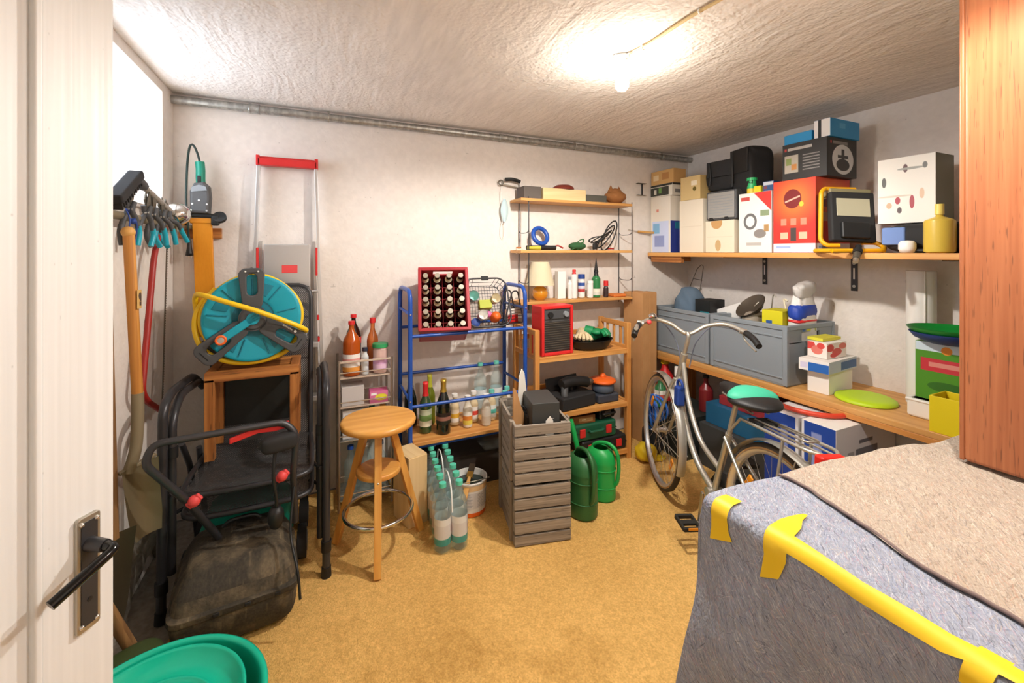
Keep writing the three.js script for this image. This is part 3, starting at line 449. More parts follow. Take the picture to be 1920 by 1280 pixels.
{
  const g = thing('hose_reel', 'turquoise garden hose reel with charcoal three armed frame on the little table', 'hose reel', [-0.305, 0.936, -2.505], 0.1); g.rotation.order = 'YXZ'; g.rotation.x = -0.06;
  const cyy = 0.235, disc = (z, f) => { const o = part(g, 'reel_disc', move(lathe([[0.03, 0.0], [0.09, 0.004], [0.10, 0.016], [0.195, 0.016], [0.205, 0.022], [0.212, 0.012], [0.208, -0.002], [0.19, 0.006], [0.1, 0.006], [0.03, -0.006]], 64), 0, 0, 0, f * Math.PI / 2), M.teal, [0, cyy, z]); return o; };
  const front = disc(0.055, 1); disc(-0.06, -1);
  for (let i = 0; i < 9; i++) { const a = i * Math.PI * 2 / 9 + 0.2; part(front, 'rib', move(bx(0.085, 0.006, 0.008, 0.002), 0.15 * Math.cos(a), 0.15 * Math.sin(a), 0.018, 0, 0, a), M.tealdark); if (i % 2) part(front, 'cutout', move(ext([[0.115, -0.02], [0.175, -0.036], [0.175, 0.036], [0.115, 0.02]], 0.004, 0.001), 0, 0, 0.017, 0, 0, a + 0.35), M.tealdark); }
  part(g, 'drum', move(cy(0.1, 0.1, 0.12, 32), 0, cyy, 0, Math.PI / 2), M.tealdark);
  const outline = [], hub = [];                                        // three arms at 92, 218 and 326 degrees
  const arms = [[1.60, 0.232], [3.83, 0.262], [5.68, 0.252]];
  for (const z of [0.10, -0.095]) {
    const gs = [move(cy(0.062, 0.062, 0.02, 32), 0, cyy, z, Math.PI / 2)], o = [];
    for (const [a, L] of arms) { const s = ext([...rrect(L - 0.03, 0.112, 0.034, L / 2 + 0.028, 0).map(([x, y]) => [x, y * mix(0.72, 1, clamp((x - 0.03) / (L - 0.05)))])], 0.02, 0.005, [rrect(0.105, 0.044, 0.02, L / 2 + 0.048, 0).reverse()]); gs.push(move(s, 0, cyy, z, 0, 0, a)); }
    const fm = part(g, 'frame', mergeGeometries(gs.map((q) => { q = q.index ? q.toNonIndexed() : q; q.deleteAttribute('uv'); return q; })), M.charcoal, [0, 0, 0], [0, 0, 0], 'charcoal three armed frame');
    if (z > 0) {
      part(fm, 'hub_cap', move(lathe([[0, 0.012], [0.045, 0.012], [0.052, 0.006], [0.055, 0]], 32), 0, cyy, z + 0.01, Math.PI / 2), std(0x525355, 0.5));
      const a = 5.68; part(fm, 'lettering', move(new THREE.PlaneGeometry(0.078, 0.017), 0.165 * Math.cos(a) + 0.039 * Math.cos(a + 1.571), cyy + 0.165 * Math.sin(a) + 0.039 * Math.sin(a + 1.571), z + 0.0106, 0, 0, a), print(256, 56, (c) => { c.fillStyle = '#48494b'; c.fillRect(0, 0, 256, 56); c.fillStyle = '#f2f2f0'; c.font = 'bold 36px sans-serif'; c.fillText('GARDENA', 6, 42); c.beginPath(); c.arc(226, 28, 22, 0, 7); c.fill(); }));
      for (const dx of [-0.027, 0.027]) part(fm, 'rivet', move(sph(0.0045, 8, 6), dx - 0.006, cyy + 0.228, z + 0.01), M.white);
      for (const [aa, L] of arms) part(fm, 'arm_groove', move(bx(0.05, 0.004, 0.002, 0), (L - 0.01) * Math.cos(aa), cyy + (L - 0.01) * Math.sin(aa), z + 0.0104, 0, 0, aa + 1.571), M.black);
    }
  }
  for (const [a, L] of arms) part(g, 'spacer', move(cy(0.016, 0.016, 0.19, 14), (L + 0.0) * Math.cos(a), cyy + L * Math.sin(a), 0, Math.PI / 2), M.charcoal);
  const cr = part(g, 'crank', move(ext(rrect(0.20, 0.036, 0.018, 0.075, 0), 0.016, 0.005), 0.0, cyy, 0.128, 0, 0, 3.75), M.teal);
  part(cr, 'crank_hub', move(cy(0.027, 0.030, 0.02, 24), 0, cyy, 0.126, Math.PI / 2), M.teal);
  for (let i = -1; i <= 1; i++) part(cr, 'grip_rib', move(bx(0.03, 0.006, 0.006, 0.002), 0.012 + i * 0.008, cyy + 0.008 - i * 0.008, 0.137, 0, 0, 0.6), M.tealdark);
  const kx = 0.155 * Math.cos(3.75), ky = cyy + 0.155 * Math.sin(3.75);
  part(cr, 'button_ring', move(ring(0.018, 0.006, 28, 8), kx, ky, 0.138), M.orange); part(cr, 'button', move(cy(0.014, 0.014, 0.008, 20), kx, ky, 0.138, Math.PI / 2), M.chrome);
  const hose = [];
  for (let i = 0; i <= 60; i++) { const a = 1.1 + i / 60 * 2.4 * Math.PI * 2, R = 0.212 + 0.004 * Math.sin(i); hose.push([R * Math.cos(a), cyy + R * Math.sin(a) * 0.97, -0.035 + 0.07 * i / 60]); }
  const hs = part(g, 'hose', spline(hose, 0.0125, 260, 10), M.yellow, [0, 0, 0], [0, 0, 0], 'yellow garden hose');
  part(hs, 'hose_end', spline([[-0.205, cyy - 0.05, 0.03], [-0.235, cyy + 0.05, 0.0], [-0.235, cyy + 0.118, 0.03], [-0.20, cyy + 0.122, 0.10], [-0.1, cyy + 0.085, 0.152], [0.0, cyy + 0.045, 0.158], [0.1, cyy - 0.002, 0.15], [0.19, cyy - 0.048, 0.135], [0.232, cyy - 0.078, 0.10], [0.215, cyy - 0.09, 0.05]], 0.012, 110, 10), M.yellow);
  part(hs, 'hose_loop', spline([[-0.16, cyy + 0.15, 0.0], [-0.225, cyy + 0.06, 0.02], [-0.238, cyy - 0.04, 0.03], [-0.2, cyy - 0.14, 0.035], [-0.1, cyy - 0.205, 0.04], [0.02, cyy - 0.218, 0.04], [0.14, cyy - 0.185, 0.03], [0.2, cyy - 0.11, 0.02]], 0.012, 70, 10), M.yellow);
  part(hs, 'hose_connector', move(cy(0.016, 0.018, 0.04, 14), 0.225, cyy - 0.105, 0.04, 0.5), M.grey);
}
// ---------- lawn mower ----------
{
  const g = thing('lawn_mower', 'green electric lawn mower with dirty black grass box under the chairs', 'lawn mower', [-0.34, 0, -2.2]);
  const soft = (w, h, d, e, fn) => { const s = new THREE.SphereGeometry(1, 48, 32), p = s.attributes.position, q = (v) => Math.sign(v) * Math.pow(Math.abs(v), e); for (let i = 0; i < p.count; i++) { let x = q(p.getX(i)), y = q(p.getY(i)), z = q(p.getZ(i)); const m = Math.max(Math.abs(x), Math.abs(y), Math.abs(z)) ; const o = [x * w / 2, y * h / 2, z * d / 2]; if (fn) fn(o, x, y, z); p.setXYZ(i, ...o); } s.computeVertexNormals(); return s; };
  const boxG = soft(0.43, 0.285, 0.40, 0.27, (o, x, y, z) => { if (y > 0.05) { const t = sm(0.2, 1, y); o[0] *= 1 - 0.2 * t; if (z > 0) o[2] *= 1 - 0.42 * t; } else { o[0] *= 1 - 0.05 * sm(0, 1, -y); o[2] *= 1 - 0.12 * sm(0, 1, -y); } });
  const b = part(g, 'grass_box', boxG, M.dirty, [0.03, 0.152, 0.10], [0.05, 0.1, 0], 'dirt smeared black plastic grass box');
  part(b, 'band', soft(0.436, 0.03, 0.406, 0.22), M.dirty, [0, 0.02, 0]);
  for (let i = 0; i < 3; i++) part(b, 'catch', bx(0.02, 0.012, 0.008, 0.002), M.blackmatte, [-0.06 + i * 0.1, 0.02, 0.203]);
  part(b, 'lid_handle', spline([[-0.06, 0.165, -0.1], [-0.03, 0.185, -0.1], [0.05, 0.185, -0.1], [0.08, 0.165, -0.1]], 0.008, 16), M.black);
  const deck = part(g, 'deck', soft(0.40, 0.2, 0.42, 0.4, (o, x, y) => { if (y > 0) { o[0] *= 1 - 0.15 * y; o[2] *= 1 - 0.2 * y; } }), M.green, [0.02, 0.17, -0.30], [0, 0, 0], 'green plastic mower deck');
  part(deck, 'motor_cover', soft(0.24, 0.12, 0.24, 0.5), M.green, [0.0, 0.10, 0.0]); part(deck, 'flap', bx(0.28, 0.02, 0.16, 0.006), M.green, [0.0, 0.12, 0.16], [0.5, 0, 0]);
  for (const [x, z] of [[-0.2, -0.42], [0.26, -0.42], [-0.2, -0.16], [0.26, -0.16]]) { const w = part(g, 'wheel', move(cy(0.075, 0.075, 0.04, 24), 0, 0, 0, 0, 0, Math.PI / 2), M.blackmatte, [x, 0.075, z]); part(w, 'wheel_hub', move(cy(0.045, 0.045, 0.046, 20), 0, 0, 0, 0, 0, Math.PI / 2), M.charcoal); }
  const hb = part(g, 'handle_bar', pipe([[-0.06, 0.34, 0.07], [-0.13, 0.56, 0.2], [-0.235, 0.74, 0.26], [-0.215, 0.80, 0.24], [0.20, 0.775, 0.13], [0.25, 0.72, 0.14], [0.235, 0.56, 0.13], [0.24, 0.30, 0.06]], 0.0135, 0.05, 90, 10), M.blackmetal);
  part(hb, 'switch_lever', ext([[-0.0, 0], [0.13, 0.028], [0.215, 0.018], [0.215, -0.008], [0.16, -0.012], [0.1, -0.004], [0, -0.022]], 0.012, 0.003), M.red, [0.01, 0.755, 0.175], [0, 0.26, 0]);
  part(hb, 'switch_box', soft(0.14, 0.07, 0.07, 0.6), M.blackmatte, [0.185, 0.70, 0.155], [0, 0.2, 0.05]);
  part(hb, 'upper_tube', pipe([[-0.06, 0.34, 0.07], [-0.02, 0.2, 0.0]], 0.013), M.blackmetal);
  for (const [x, y, z] of [[-0.10, 0.545, 0.20], [0.195, 0.555, 0.15]]) part(hb, 'wing_knob', move(join(move(sph(0.022, 14, 10), 0, 0, 0), move(bx(0.055, 0.03, 0.016, 0.006), 0, 0, 0, 0, 0, 0.7)), x, y, z), M.knobred);
  part(g, 'motor_cable', spline([[0.17, 0.68, 0.16], [0.165, 0.58, 0.18], [0.175, 0.47, 0.17], [0.172, 0.42, 0.16]], 0.007, 20), M.black);
  part(g, 'plug', move(lathe([[0, 0.05], [0.018, 0.05], [0.03, 0.03], [0.032, 0.0], [0.022, -0.03], [0.01, -0.04], [0, -0.04]], 16), 0.172, 0.385, 0.16), M.black);
  part(g, 'start_cord', spline([[0.24, 0.5, 0.15], [0.23, 0.35, 0.22], [0.26, 0.25, 0.32], [0.27, 0.15, 0.34]], 0.005, 30), M.black);
}
// ---------- turquoise tubs ----------
{
  const rim = (r, h, t) => [[0, 0.004], [r - 0.05, 0.004], [r - 0.035, 0.012], [r - 0.012, h - 0.02], [r + 0.008, h - 0.012], [r + 0.012, h], [r + 0.004, h + 0.004], [r - 0.014, h - 0.004], [r - 0.038, 0.02], [r - 0.055, 0.012], [0, 0.012]];
  const a = thing('plastic_tub', 'turquoise round plastic tub on the floor by the door', 'tub', [-0.44, 0, -1.475]);
  part(a, 'basin', lathe(rim(0.285, 0.20), 72), M.turq);
  part(a, 'handle_clip', bx(0.014, 0.05, 0.04, 0.004), M.blackmatte, [0.292, 0.15, 0.03]);
  const b = thing('plastic_dish', 'turquoise round dished lid lying tilted inside the tub', 'lid', [-0.452, 0.165, -1.47]); b.rotation.z = 0.06; b.rotation.x = 0.02;
  part(b, 'dish', lathe([[0, 0.004], [0.06, 0.004], [0.066, 0.014], [0.078, 0.016], [0.086, 0.006], [0.165, 0.002], [0.17, 0.012], [0.178, 0.014], [0.186, 0.004], [0.225, 0.006], [0.243, 0.036], [0.252, 0.042], [0.256, 0.036], [0.236, 0.0], [0.0, -0.004]], 72), M.turq);
}

// ---------- bottles and cartons ----------
// profile: h height, r radius, n neck radius, sh shoulder start (0..1), nk neck start (0..1)
const bottleProfile = (h, r, n, sh, nk) => [[0, 0.003], [r * 0.8, 0], [r, 0.008], [r, h * sh], [r * 0.9, h * (sh + (nk - sh) * 0.35)], [n * 1.25, h * nk], [n, h * (nk + 0.06)], [n, h * 0.97], [n * 1.12, h * 0.97], [n * 1.12, h], [0, h]];
function bottle(name, label, p, h, r, n, sh, nk, m, o = {}) {
  const g = thing(name, label, o.category || 'bottle', p, o.ry ?? 0, o.group);
  const b = part(g, 'body', lathe(bottleProfile(h, r, n, sh, nk), 20), m);
  if (o.fill) part(b, 'contents', lathe([[0, 0.005], [r - 0.003, 0.005], [r - 0.003, h * Math.min(sh, o.level)], [(r - 0.003) * (o.level > sh ? 0.6 : 1), h * o.level], [0, h * o.level]], 18), o.fill);
  if (o.cap) part(g, 'cap', move(cy(n * 1.35, n * 1.4, o.capH ?? 0.02, 16), 0, h + (o.capH ?? 0.02) / 2 - 0.01, 0), o.cap);
  if (o.foil) part(g, 'foil', lathe([[n * 1.5, h * nk], [n * 1.12, h * (nk + 0.07)], [n * 1.2, h * 0.985], [n * 1.3, h * 0.99], [n * 1.25, h + 0.012], [0, h + 0.014]], 16), o.foil);
  if (o.label) for (const [y0, y1, lm] of o.label) part(g, 'label', new THREE.CylinderGeometry(r + 0.0008, r + 0.0008, (y1 - y0) * h, 24, 1, true), lm, [0, (y0 + y1) / 2 * h, 0]);
  return g;
}
const band = (...cols) => print(64, 64, (c) => { cols.forEach((k, i) => { c.fillStyle = k; c.fillRect(0, i * 64 / cols.length, 64, 64 / cols.length + 1); }); });
// carton [x0, x1, y0, y1, z0, z1] with printed front (towards -x) and side (towards +z)
function carton(name, label, b, m, o = {}) {
  const [x0, x1, y0, y1, z0, z1] = b, g = thing(name, label, o.category || 'box', [(x0 + x1) / 2, y0, (z0 + z1) / 2], o.ry ?? 0, o.group), w = x1 - x0, h = y1 - y0, d = z1 - z0;
  part(g, 'carton', bx(w, h, d, 0.002), m, [0, h / 2, 0]);
  if (o.front) part(g, 'printed_front', new THREE.PlaneGeometry(d - 0.003, h - 0.003), o.front, [-w / 2 - 0.0006, h / 2, 0], [0, -Math.PI / 2, 0]);
  if (o.side) part(g, 'printed_side', new THREE.PlaneGeometry(w - 0.003, h - 0.003), o.side, [0, h / 2, d / 2 + 0.0006]);
  if (o.flap !== false) part(g, 'lid_seam', new THREE.BoxGeometry(w * 0.98, 0.0012, 0.003), o.seam || M.paper, [0, h + 0.0003, 0]);
  return g;
}

// ---------- round wooden stool ----------
{
  const g = thing('wooden_stool', 'round honey coloured wooden stool with chrome foot ring', 'stool', [0.27, 0, -2.25]);
  part(g, 'seat', lathe([[0, 0.628], [0.165, 0.628], [0.180, 0.636], [0.184, 0.648], [0.180, 0.660], [0.168, 0.665], [0, 0.665]], 56), M.beech);
  part(g, 'collar', lathe([[0, 0.60], [0.085, 0.60], [0.10, 0.606], [0.104, 0.628], [0, 0.628]], 40), M.beech);
  part(g, 'shelf_disc', lathe([[0, 0.388], [0.098, 0.388], [0.108, 0.395], [0.108, 0.412], [0.1, 0.418], [0, 0.418]], 40), M.beech);
  part(g, 'spindle', move(cy(0.017, 0.017, 0.19, 14), 0, 0.51, 0), M.beech);
  const ft = [[-0.029, 0.203], [-0.194, -0.139], [0.225, -0.068]];
  for (const [x, z] of ft) { const a = new THREE.Vector3(x, 0, z), t = a.clone().multiplyScalar(0.28).setY(0.612), d = t.clone().sub(a), L = d.length(), q = new THREE.Quaternion().setFromUnitVectors(new THREE.Vector3(0, 1, 0), d.clone().normalize()), b = bx(0.034, L, 0.034, 0.003); b.rotateY(Math.atan2(x, z)); b.applyQuaternion(q); b.translate((a.x + t.x) / 2, (a.y + t.y) / 2 + 0.004, (a.z + t.z) / 2); const l = part(g, 'leg', b, M.beech); part(l, 'bolt', move(sph(0.007, 10, 8), x * 0.60, 0.395, z * 0.60), M.steel); }
  part(g, 'foot_ring', move(ring(0.165, 0.0085, 64, 12), 0, 0.208, 0, Math.PI / 2), M.chrome);
}
// ---------- chrome trolley with bottles ----------
{
  const x0 = 0.10, x1 = 0.395, z0 = -2.88, z1 = -2.655, xc = (x0 + x1) / 2, zc = (z0 + z1) / 2;
  const g = thing('metal_trolley', 'narrow chrome kitchen trolley with wire shelves behind the stool', 'trolley', [xc, 0, zc]);
  for (const [x, z] of [[x0, z0], [x1, z0], [x0, z1], [x1, z1]]) part(g, 'post', move(cy(0.0075, 0.0075, 0.87, 12), x - xc, 0.435, z - zc), std(0xb3a89c, 0.35, { metalness: 0.7 }));
  for (const y of [0.06, 0.40, 0.595, 0.765]) {
    const s = part(g, 'shelf_tray', bx(x1 - x0 - 0.012, 0.008, z1 - z0 - 0.012, 0.002), y > 0.7 || y > 0.5 && y < 0.7 ? std(0xc9b8a6, 0.45, { metalness: 0.2 }) : M.galv, [0, y, 0]);
    for (const sz of [-1, 1]) part(s, 'guard_rail', move(cy(0.004, 0.004, x1 - x0, 8), 0, 0.035, sz * (z1 - z0) / 2, 0, 0, Math.PI / 2), M.chrome);
    for (const sx of [-1, 1]) part(s, 'guard_rail', move(cy(0.004, 0.004, z1 - z0, 8), sx * (x1 - x0) / 2, 0.035, 0, Math.PI / 2), M.chrome);
  }
  part(g, 'top_rail', bx(x1 - x0, 0.012, 0.006, 0.002), std(0xc9b8a6, 0.45), [0, 0.862, (z1 - z0) / 2]);
  const amberLiquid = own(std(0xb4531a, 0.15)), cola = own(std(0x2a0f08, 0.12)), T = 0.769;
  bottle('soda_bottle', 'large amber soda bottle with red cap and white pink label on the trolley', [0.172, T, -2.72], 0.31, 0.05, 0.014, 0.62, 0.84, amberLiquid, { cap: M.red, label: [[0.10, 0.42, band('#f2ede6', '#e8a29c', '#f0e8e0', '#e59a44')]] });
  bottle('soda_bottle', 'dark cola bottle with red cap behind the amber bottle', [0.19, T, -2.825], 0.335, 0.045, 0.013, 0.62, 0.86, cola, { cap: M.red, label: [[0.5, 0.62, M.red]] });
  bottle('soda_bottle', 'orange tinted bottle with tall red cap beside the amber bottle', [0.30, T, -2.80], 0.30, 0.034, 0.013, 0.6, 0.8, own(std(0xc9723c, 0.2)), { cap: M.red, capH: 0.03 });
  bottle('glass_jar', 'jar with green lid and pink contents at the front of the trolley', [0.335, T, -2.71], 0.165, 0.042, 0.034, 0.82, 0.88, own(std(0xd6b6ae, 0.2)), { category: 'jar', cap: own(std(0x2f9a5c, 0.4)), capH: 0.022, label: [[0.15, 0.55, band('#d9a9d6', '#e6c3de')]] });
  bottle('small_bottle', 'small clear bottle standing in the middle of the trolley top', [0.245, T, -2.70], 0.15, 0.022, 0.012, 0.7, 0.8, own(std(0xcfd4d6, 0.15)), { cap: own(std(0x30364a, 0.4)) });
  const S2 = 0.599;
  carton('snack_packet', 'pink and lime packet on the second trolley shelf', [0.27, 0.375, S2, S2 + 0.07, -2.74, -2.67], own(std(0xd9689a, 0.5)), { category: 'packet', flap: false, side: print(64, 48, (c) => { c.fillStyle = '#e07cab'; c.fillRect(0, 0, 64, 48); c.fillStyle = '#e9e23a'; c.beginPath(); c.ellipse(40, 26, 22, 14, 0, 0, 7); c.fill(); c.fillStyle = '#fff'; c.fillRect(4, 6, 20, 10); }) });
  carton('paper_stack', 'pale grey box file on the second trolley shelf', [0.115, 0.24, S2, S2 + 0.11, -2.80, -2.68], own(std(0xcfcac8, 0.7)), { flap: false });
  const S3 = 0.404;
  carton('leaflet_box', 'white leaflet box with dark print on the third trolley shelf', [0.12, 0.245, S3, S3 + 0.165, -2.77, -2.685], M.white, { side: print(96, 128, (c) => { c.fillStyle = '#e9e7e6'; c.fillRect(0, 0, 96, 128); c.fillStyle = '#7a7f88'; c.fillRect(10, 18, 60, 50); c.fillStyle = '#a23a44'; c.fillRect(26, 84, 40, 18); c.fillStyle = '#c9ccd0'; c.fillRect(16, 26, 30, 30); }) });
  bottle('spray_bottle', 'white bottle with dark neck on the third trolley shelf', [0.285, S3, -2.70], 0.17, 0.032, 0.012, 0.5, 0.75, own(std(0xe6e9ec, 0.3)), { cap: own(std(0x1d5b46, 0.4)), capH: 0.03 });
  bottle('small_bottle', 'brown bottle on the third trolley shelf at the right', [0.35, S3, -2.72], 0.16, 0.03, 0.013, 0.6, 0.75, M.brownglass, { cap: own(std(0xc98a3a, 0.4)) });
  for (const [i, x, z, cap, w] of [[0, 0.165, -2.70, own(std(0x1f4fb0, 0.4)), 'blue capped'], [1, 0.25, -2.71, own(std(0xe5e8ea, 0.4)), 'white capped'], [2, 0.335, -2.70, own(std(0x44617a, 0.4)), 'grey capped'], [3, 0.20, -2.80, own(std(0x9aa4a8, 0.4)), 'silver capped'], [4, 0.30, -2.80, own(std(0x6a8a5a, 0.4)), 'green capped']])
    bottle('water_bottle', `empty clear plastic bottle, ${w}, at the bottom of the trolley`, [x, 0.064, z], 0.285, 0.036, 0.013, 0.66, 0.84, M.pet, { cap, group: 'empty bottles in the trolley' });
}
{
  const g = thing('pale_wood_box', 'tall pale plywood box on the floor beside the stool', 'box', [0.465, 0, -2.445], 0.32);
  part(g, 'body', bx(0.115, 0.375, 0.175, 0.002), M.palewood, [0, 0.1875, 0]); part(g, 'slide_lid', bx(0.113, 0.006, 0.168, 0.001), M.palewood, [0, 0.3765, 0]);
}
// ---------- blue metal rack ----------
const RX0 = 0.485, RX1 = 1.236, RZ0 = -2.90, RZ1 = -2.55;
{
  const xc = (RX0 + RX1) / 2, zc = (RZ0 + RZ1) / 2, hx = (RX1 - RX0) / 2, hz = (RZ1 - RZ0) / 2, g = thing('blue_rack', 'blue tubular metal rack holding the red beer crate', 'rack', [xc, 0, zc]);
  for (const s of [-1, 1]) {
    part(g, 'side_frame', pipe([[s * hx, 0, hz], [s * hx, 1.27, hz], [s * hx, 1.27, -hz], [s * hx, 0, -hz]], 0.0135, 0.07, 60, 12), M.blue);
    for (const y of [1.13, 0.62, 0.2]) part(g, 'side_bar', pipe([[s * hx, y, -hz], [s * hx, y, hz]], 0.009), M.blue);
    for (const [y, z] of [[1.13, hz], [0.62, hz], [0.33, hz], [1.13, -hz], [0.62, -hz]]) part(g, 'bolt', sph(0.006, 8, 6), M.chrome, [s * hx, y, z + 0.0135]);
  }
  for (const [y, z] of [[1.0, hz], [0.585, hz], [0.345, hz], [0.69, -hz], [1.0, -hz], [0.345, -hz], [0.16, -hz]]) part(g, 'cross_bar', pipe([[-hx, y, z], [hx, y, z]], 0.0105), M.blue);
  part(g, 'wooden_shelf', bx(2 * hx - 0.03, 0.022, 2 * hz + 0.02, 0.003), M.pine, [0, 0.368, 0.015]);
}
const SHELF = 0.379;
{
  const green = M.greenglass, gold = own(std(0xc8a545, 0.3, { metalness: 0.7 }));
  bottle('champagne_bottle', 'sparkling wine bottle with silver foil at the left end of the blue rack', [0.535, SHELF, -2.80], 0.31, 0.042, 0.014, 0.52, 0.8, M.darkglass, { foil: own(std(0x8a8478, 0.3, { metalness: 0.6 })) });
  bottle('wine_bottle', 'green wine bottle with red foil and pale label on the rack shelf', [0.60, SHELF, -2.66], 0.30, 0.038, 0.014, 0.56, 0.76, green, { foil: M.red, label: [[0.15, 0.5, band('#c6cdb0', '#7aa05a', '#e6e2c8')]] });
  bottle('wine_bottle', 'olive green bottle with lime label behind the wine bottles', [0.655, SHELF, -2.78], 0.31, 0.036, 0.013, 0.58, 0.78, own(phys(0x6f7a1c, 0.12)), { foil: own(std(0xb8b83a, 0.4)) });
  bottle('champagne_bottle', 'dark champagne bottle with gold neck foil at the front of the rack', [0.70, SHELF, -2.605], 0.32, 0.044, 0.0145, 0.5, 0.8, M.darkglass, { foil: gold, label: [[0.2, 0.42, band('#2a1f1a', '#9a6a5a', '#20241a')]] });
  const milk = own(std(0xe6dfcf, 0.2)), juice = own(std(0xe2cfa8, 0.2));
  const row = [[0.80, -2.70, 'white and yellow', band('#e9d8bd', '#e8b53e', '#f3efe6')], [0.865, -2.63, 'orange and white', band('#f3efe6', '#e28a3c', '#e8d35a')], [0.93, -2.70, 'white and red', band('#f2efe9', '#d9483c', '#f2efe9')], [0.985, -2.61, 'plain cream', band('#ece6da', '#ddd2bf')], [1.05, -2.68, 'white and teal', band('#eef2f0', '#5ec7bd', '#eef2f0')], [1.12, -2.62, 'teal striped', band('#dfe9e6', '#4cc0b4', '#e9efed')], [1.17, -2.70, 'pale green', band('#e6efe6', '#a9cfae')]];
  for (const [x, z, w, l] of row) bottle('drink_bottle', `small drink bottle with ${w} label on the rack shelf`, [x, SHELF, z], 0.19, 0.03, 0.014, 0.6, 0.8, x % 0.1 > 0.05 ? milk : juice, { cap: x > 1 ? own(std(0x6fd0c4, 0.4)) : M.white, label: [[0.12, 0.55, l]], group: 'small drink bottles on the blue rack' });
  for (const [x, w] of [[1.02, 'nearer the crate'], [1.14, 'nearer the right posts']]) bottle('water_bottle', `tall clear mint capped bottle at the rear of the rack, ${w}`, [x, SHELF, -2.82], 0.34, 0.042, 0.014, 0.66, 0.84, M.pet, { cap: own(std(0x6fd0c0, 0.4)), label: [[0.3, 0.5, band('#e8eef0', '#cfe0e6')]] });
}
{ // red beer crate, tipped towards the viewer on the front bar
  const tilt = 1.12, base = [0.688, 1.035, -2.525], g = thing('beer_crate', 'red plastic crate of brown beer bottles tipped forward on the blue rack', 'crate', base, -0.2);
  const W = 0.30, L = 0.40, H = 0.28, wall = 0.012; g.rotation.order = 'YXZ'; g.rotation.x = tilt;          // local y is the opening direction, local z the long side (down)
  const z0 = -L, z1 = 0, cz = -L / 2;
  part(g, 'crate_floor', bx(W, 0.012, L, 0.003), M.plasticred, [0, -H + 0.006, cz]);
  for (const s of [-1, 1]) part(g, 'long_wall', bx(wall, H, L, 0.004), M.plasticred, [s * (W / 2 - wall / 2), -H / 2, cz]);
  part(g, 'end_wall', bx(W - 2 * wall, H, wall, 0.004), M.plasticred, [0, -H / 2, z1 - wall / 2]);
  part(g, 'end_wall', join(move(bx(W - 2 * wall, H - 0.09, wall, 0.003), 0, -H + (H - 0.09) / 2, z0 + wall / 2), move(bx(W - 2 * wall, 0.03, wall, 0.003), 0, -0.015, z0 + wall / 2), move(bx(0.075, 0.065, wall, 0.003), -0.1, -0.06, z0 + wall / 2), move(bx(0.075, 0.065, wall, 0.003), 0.1, -0.06, z0 + wall / 2)), M.plasticred);
  part(g, 'rim', join(move(bx(W + 0.016, 0.022, 0.018, 0.004), 0, -0.011, z1), move(bx(W + 0.016, 0.022, 0.018, 0.004), 0, -0.011, z0), move(bx(0.018, 0.022, L, 0.004), W / 2, -0.011, cz), move(bx(0.018, 0.022, L, 0.004), -W / 2, -0.011, cz)), M.plasticred);
  for (let i = 1; i < 4; i++) part(g, 'divider', bx(0.004, 0.12, L - 0.03, 0), M.plasticred, [-W / 2 + i * W / 4, -H + 0.08, cz]);
  for (let i = 1; i < 5; i++) part(g, 'divider', bx(W - 0.03, 0.12, 0.004, 0), M.plasticred, [0, -H + 0.08, z0 + i * L / 5]);
  g.updateMatrixWorld(true); let first;
  for (let i = 0; i < 5; i++) for (let j = 0; j < 4; j++) {
    const p = new THREE.Vector3(-W / 2 + (j + 0.5) * W / 4, -H + 0.013, z0 + (i + 0.5) * L / 5).applyMatrix4(g.matrixWorld);
    if (!first) { first = bottle('beer_bottle', 'brown beer bottle in the red crate, row one from the top, leftmost', p.toArray(), 0.245, 0.03, 0.012, 0.58, 0.80, M.brownglass, { cap: own(std(0xb9b2a2, 0.3, { metalness: 0.6 })), capH: 0.012, group: 'beer bottles in the red crate' }); part(first, 'neck_label', new THREE.CylinderGeometry(0.0165, 0.024, 0.04, 18, 1, true), band('#d8c9a0', '#f0e8d2'), [0, 0.187, 0]); first.quaternion.copy(g.quaternion); }
    else { const c = dup(first, p.toArray(), undefined, `brown beer bottle in the red crate, row ${['one', 'two', 'three', 'four', 'five'][i]} from the top, ${['leftmost', 'second', 'third', 'rightmost'][j]}`); c.quaternion.copy(g.quaternion); }
  }
}
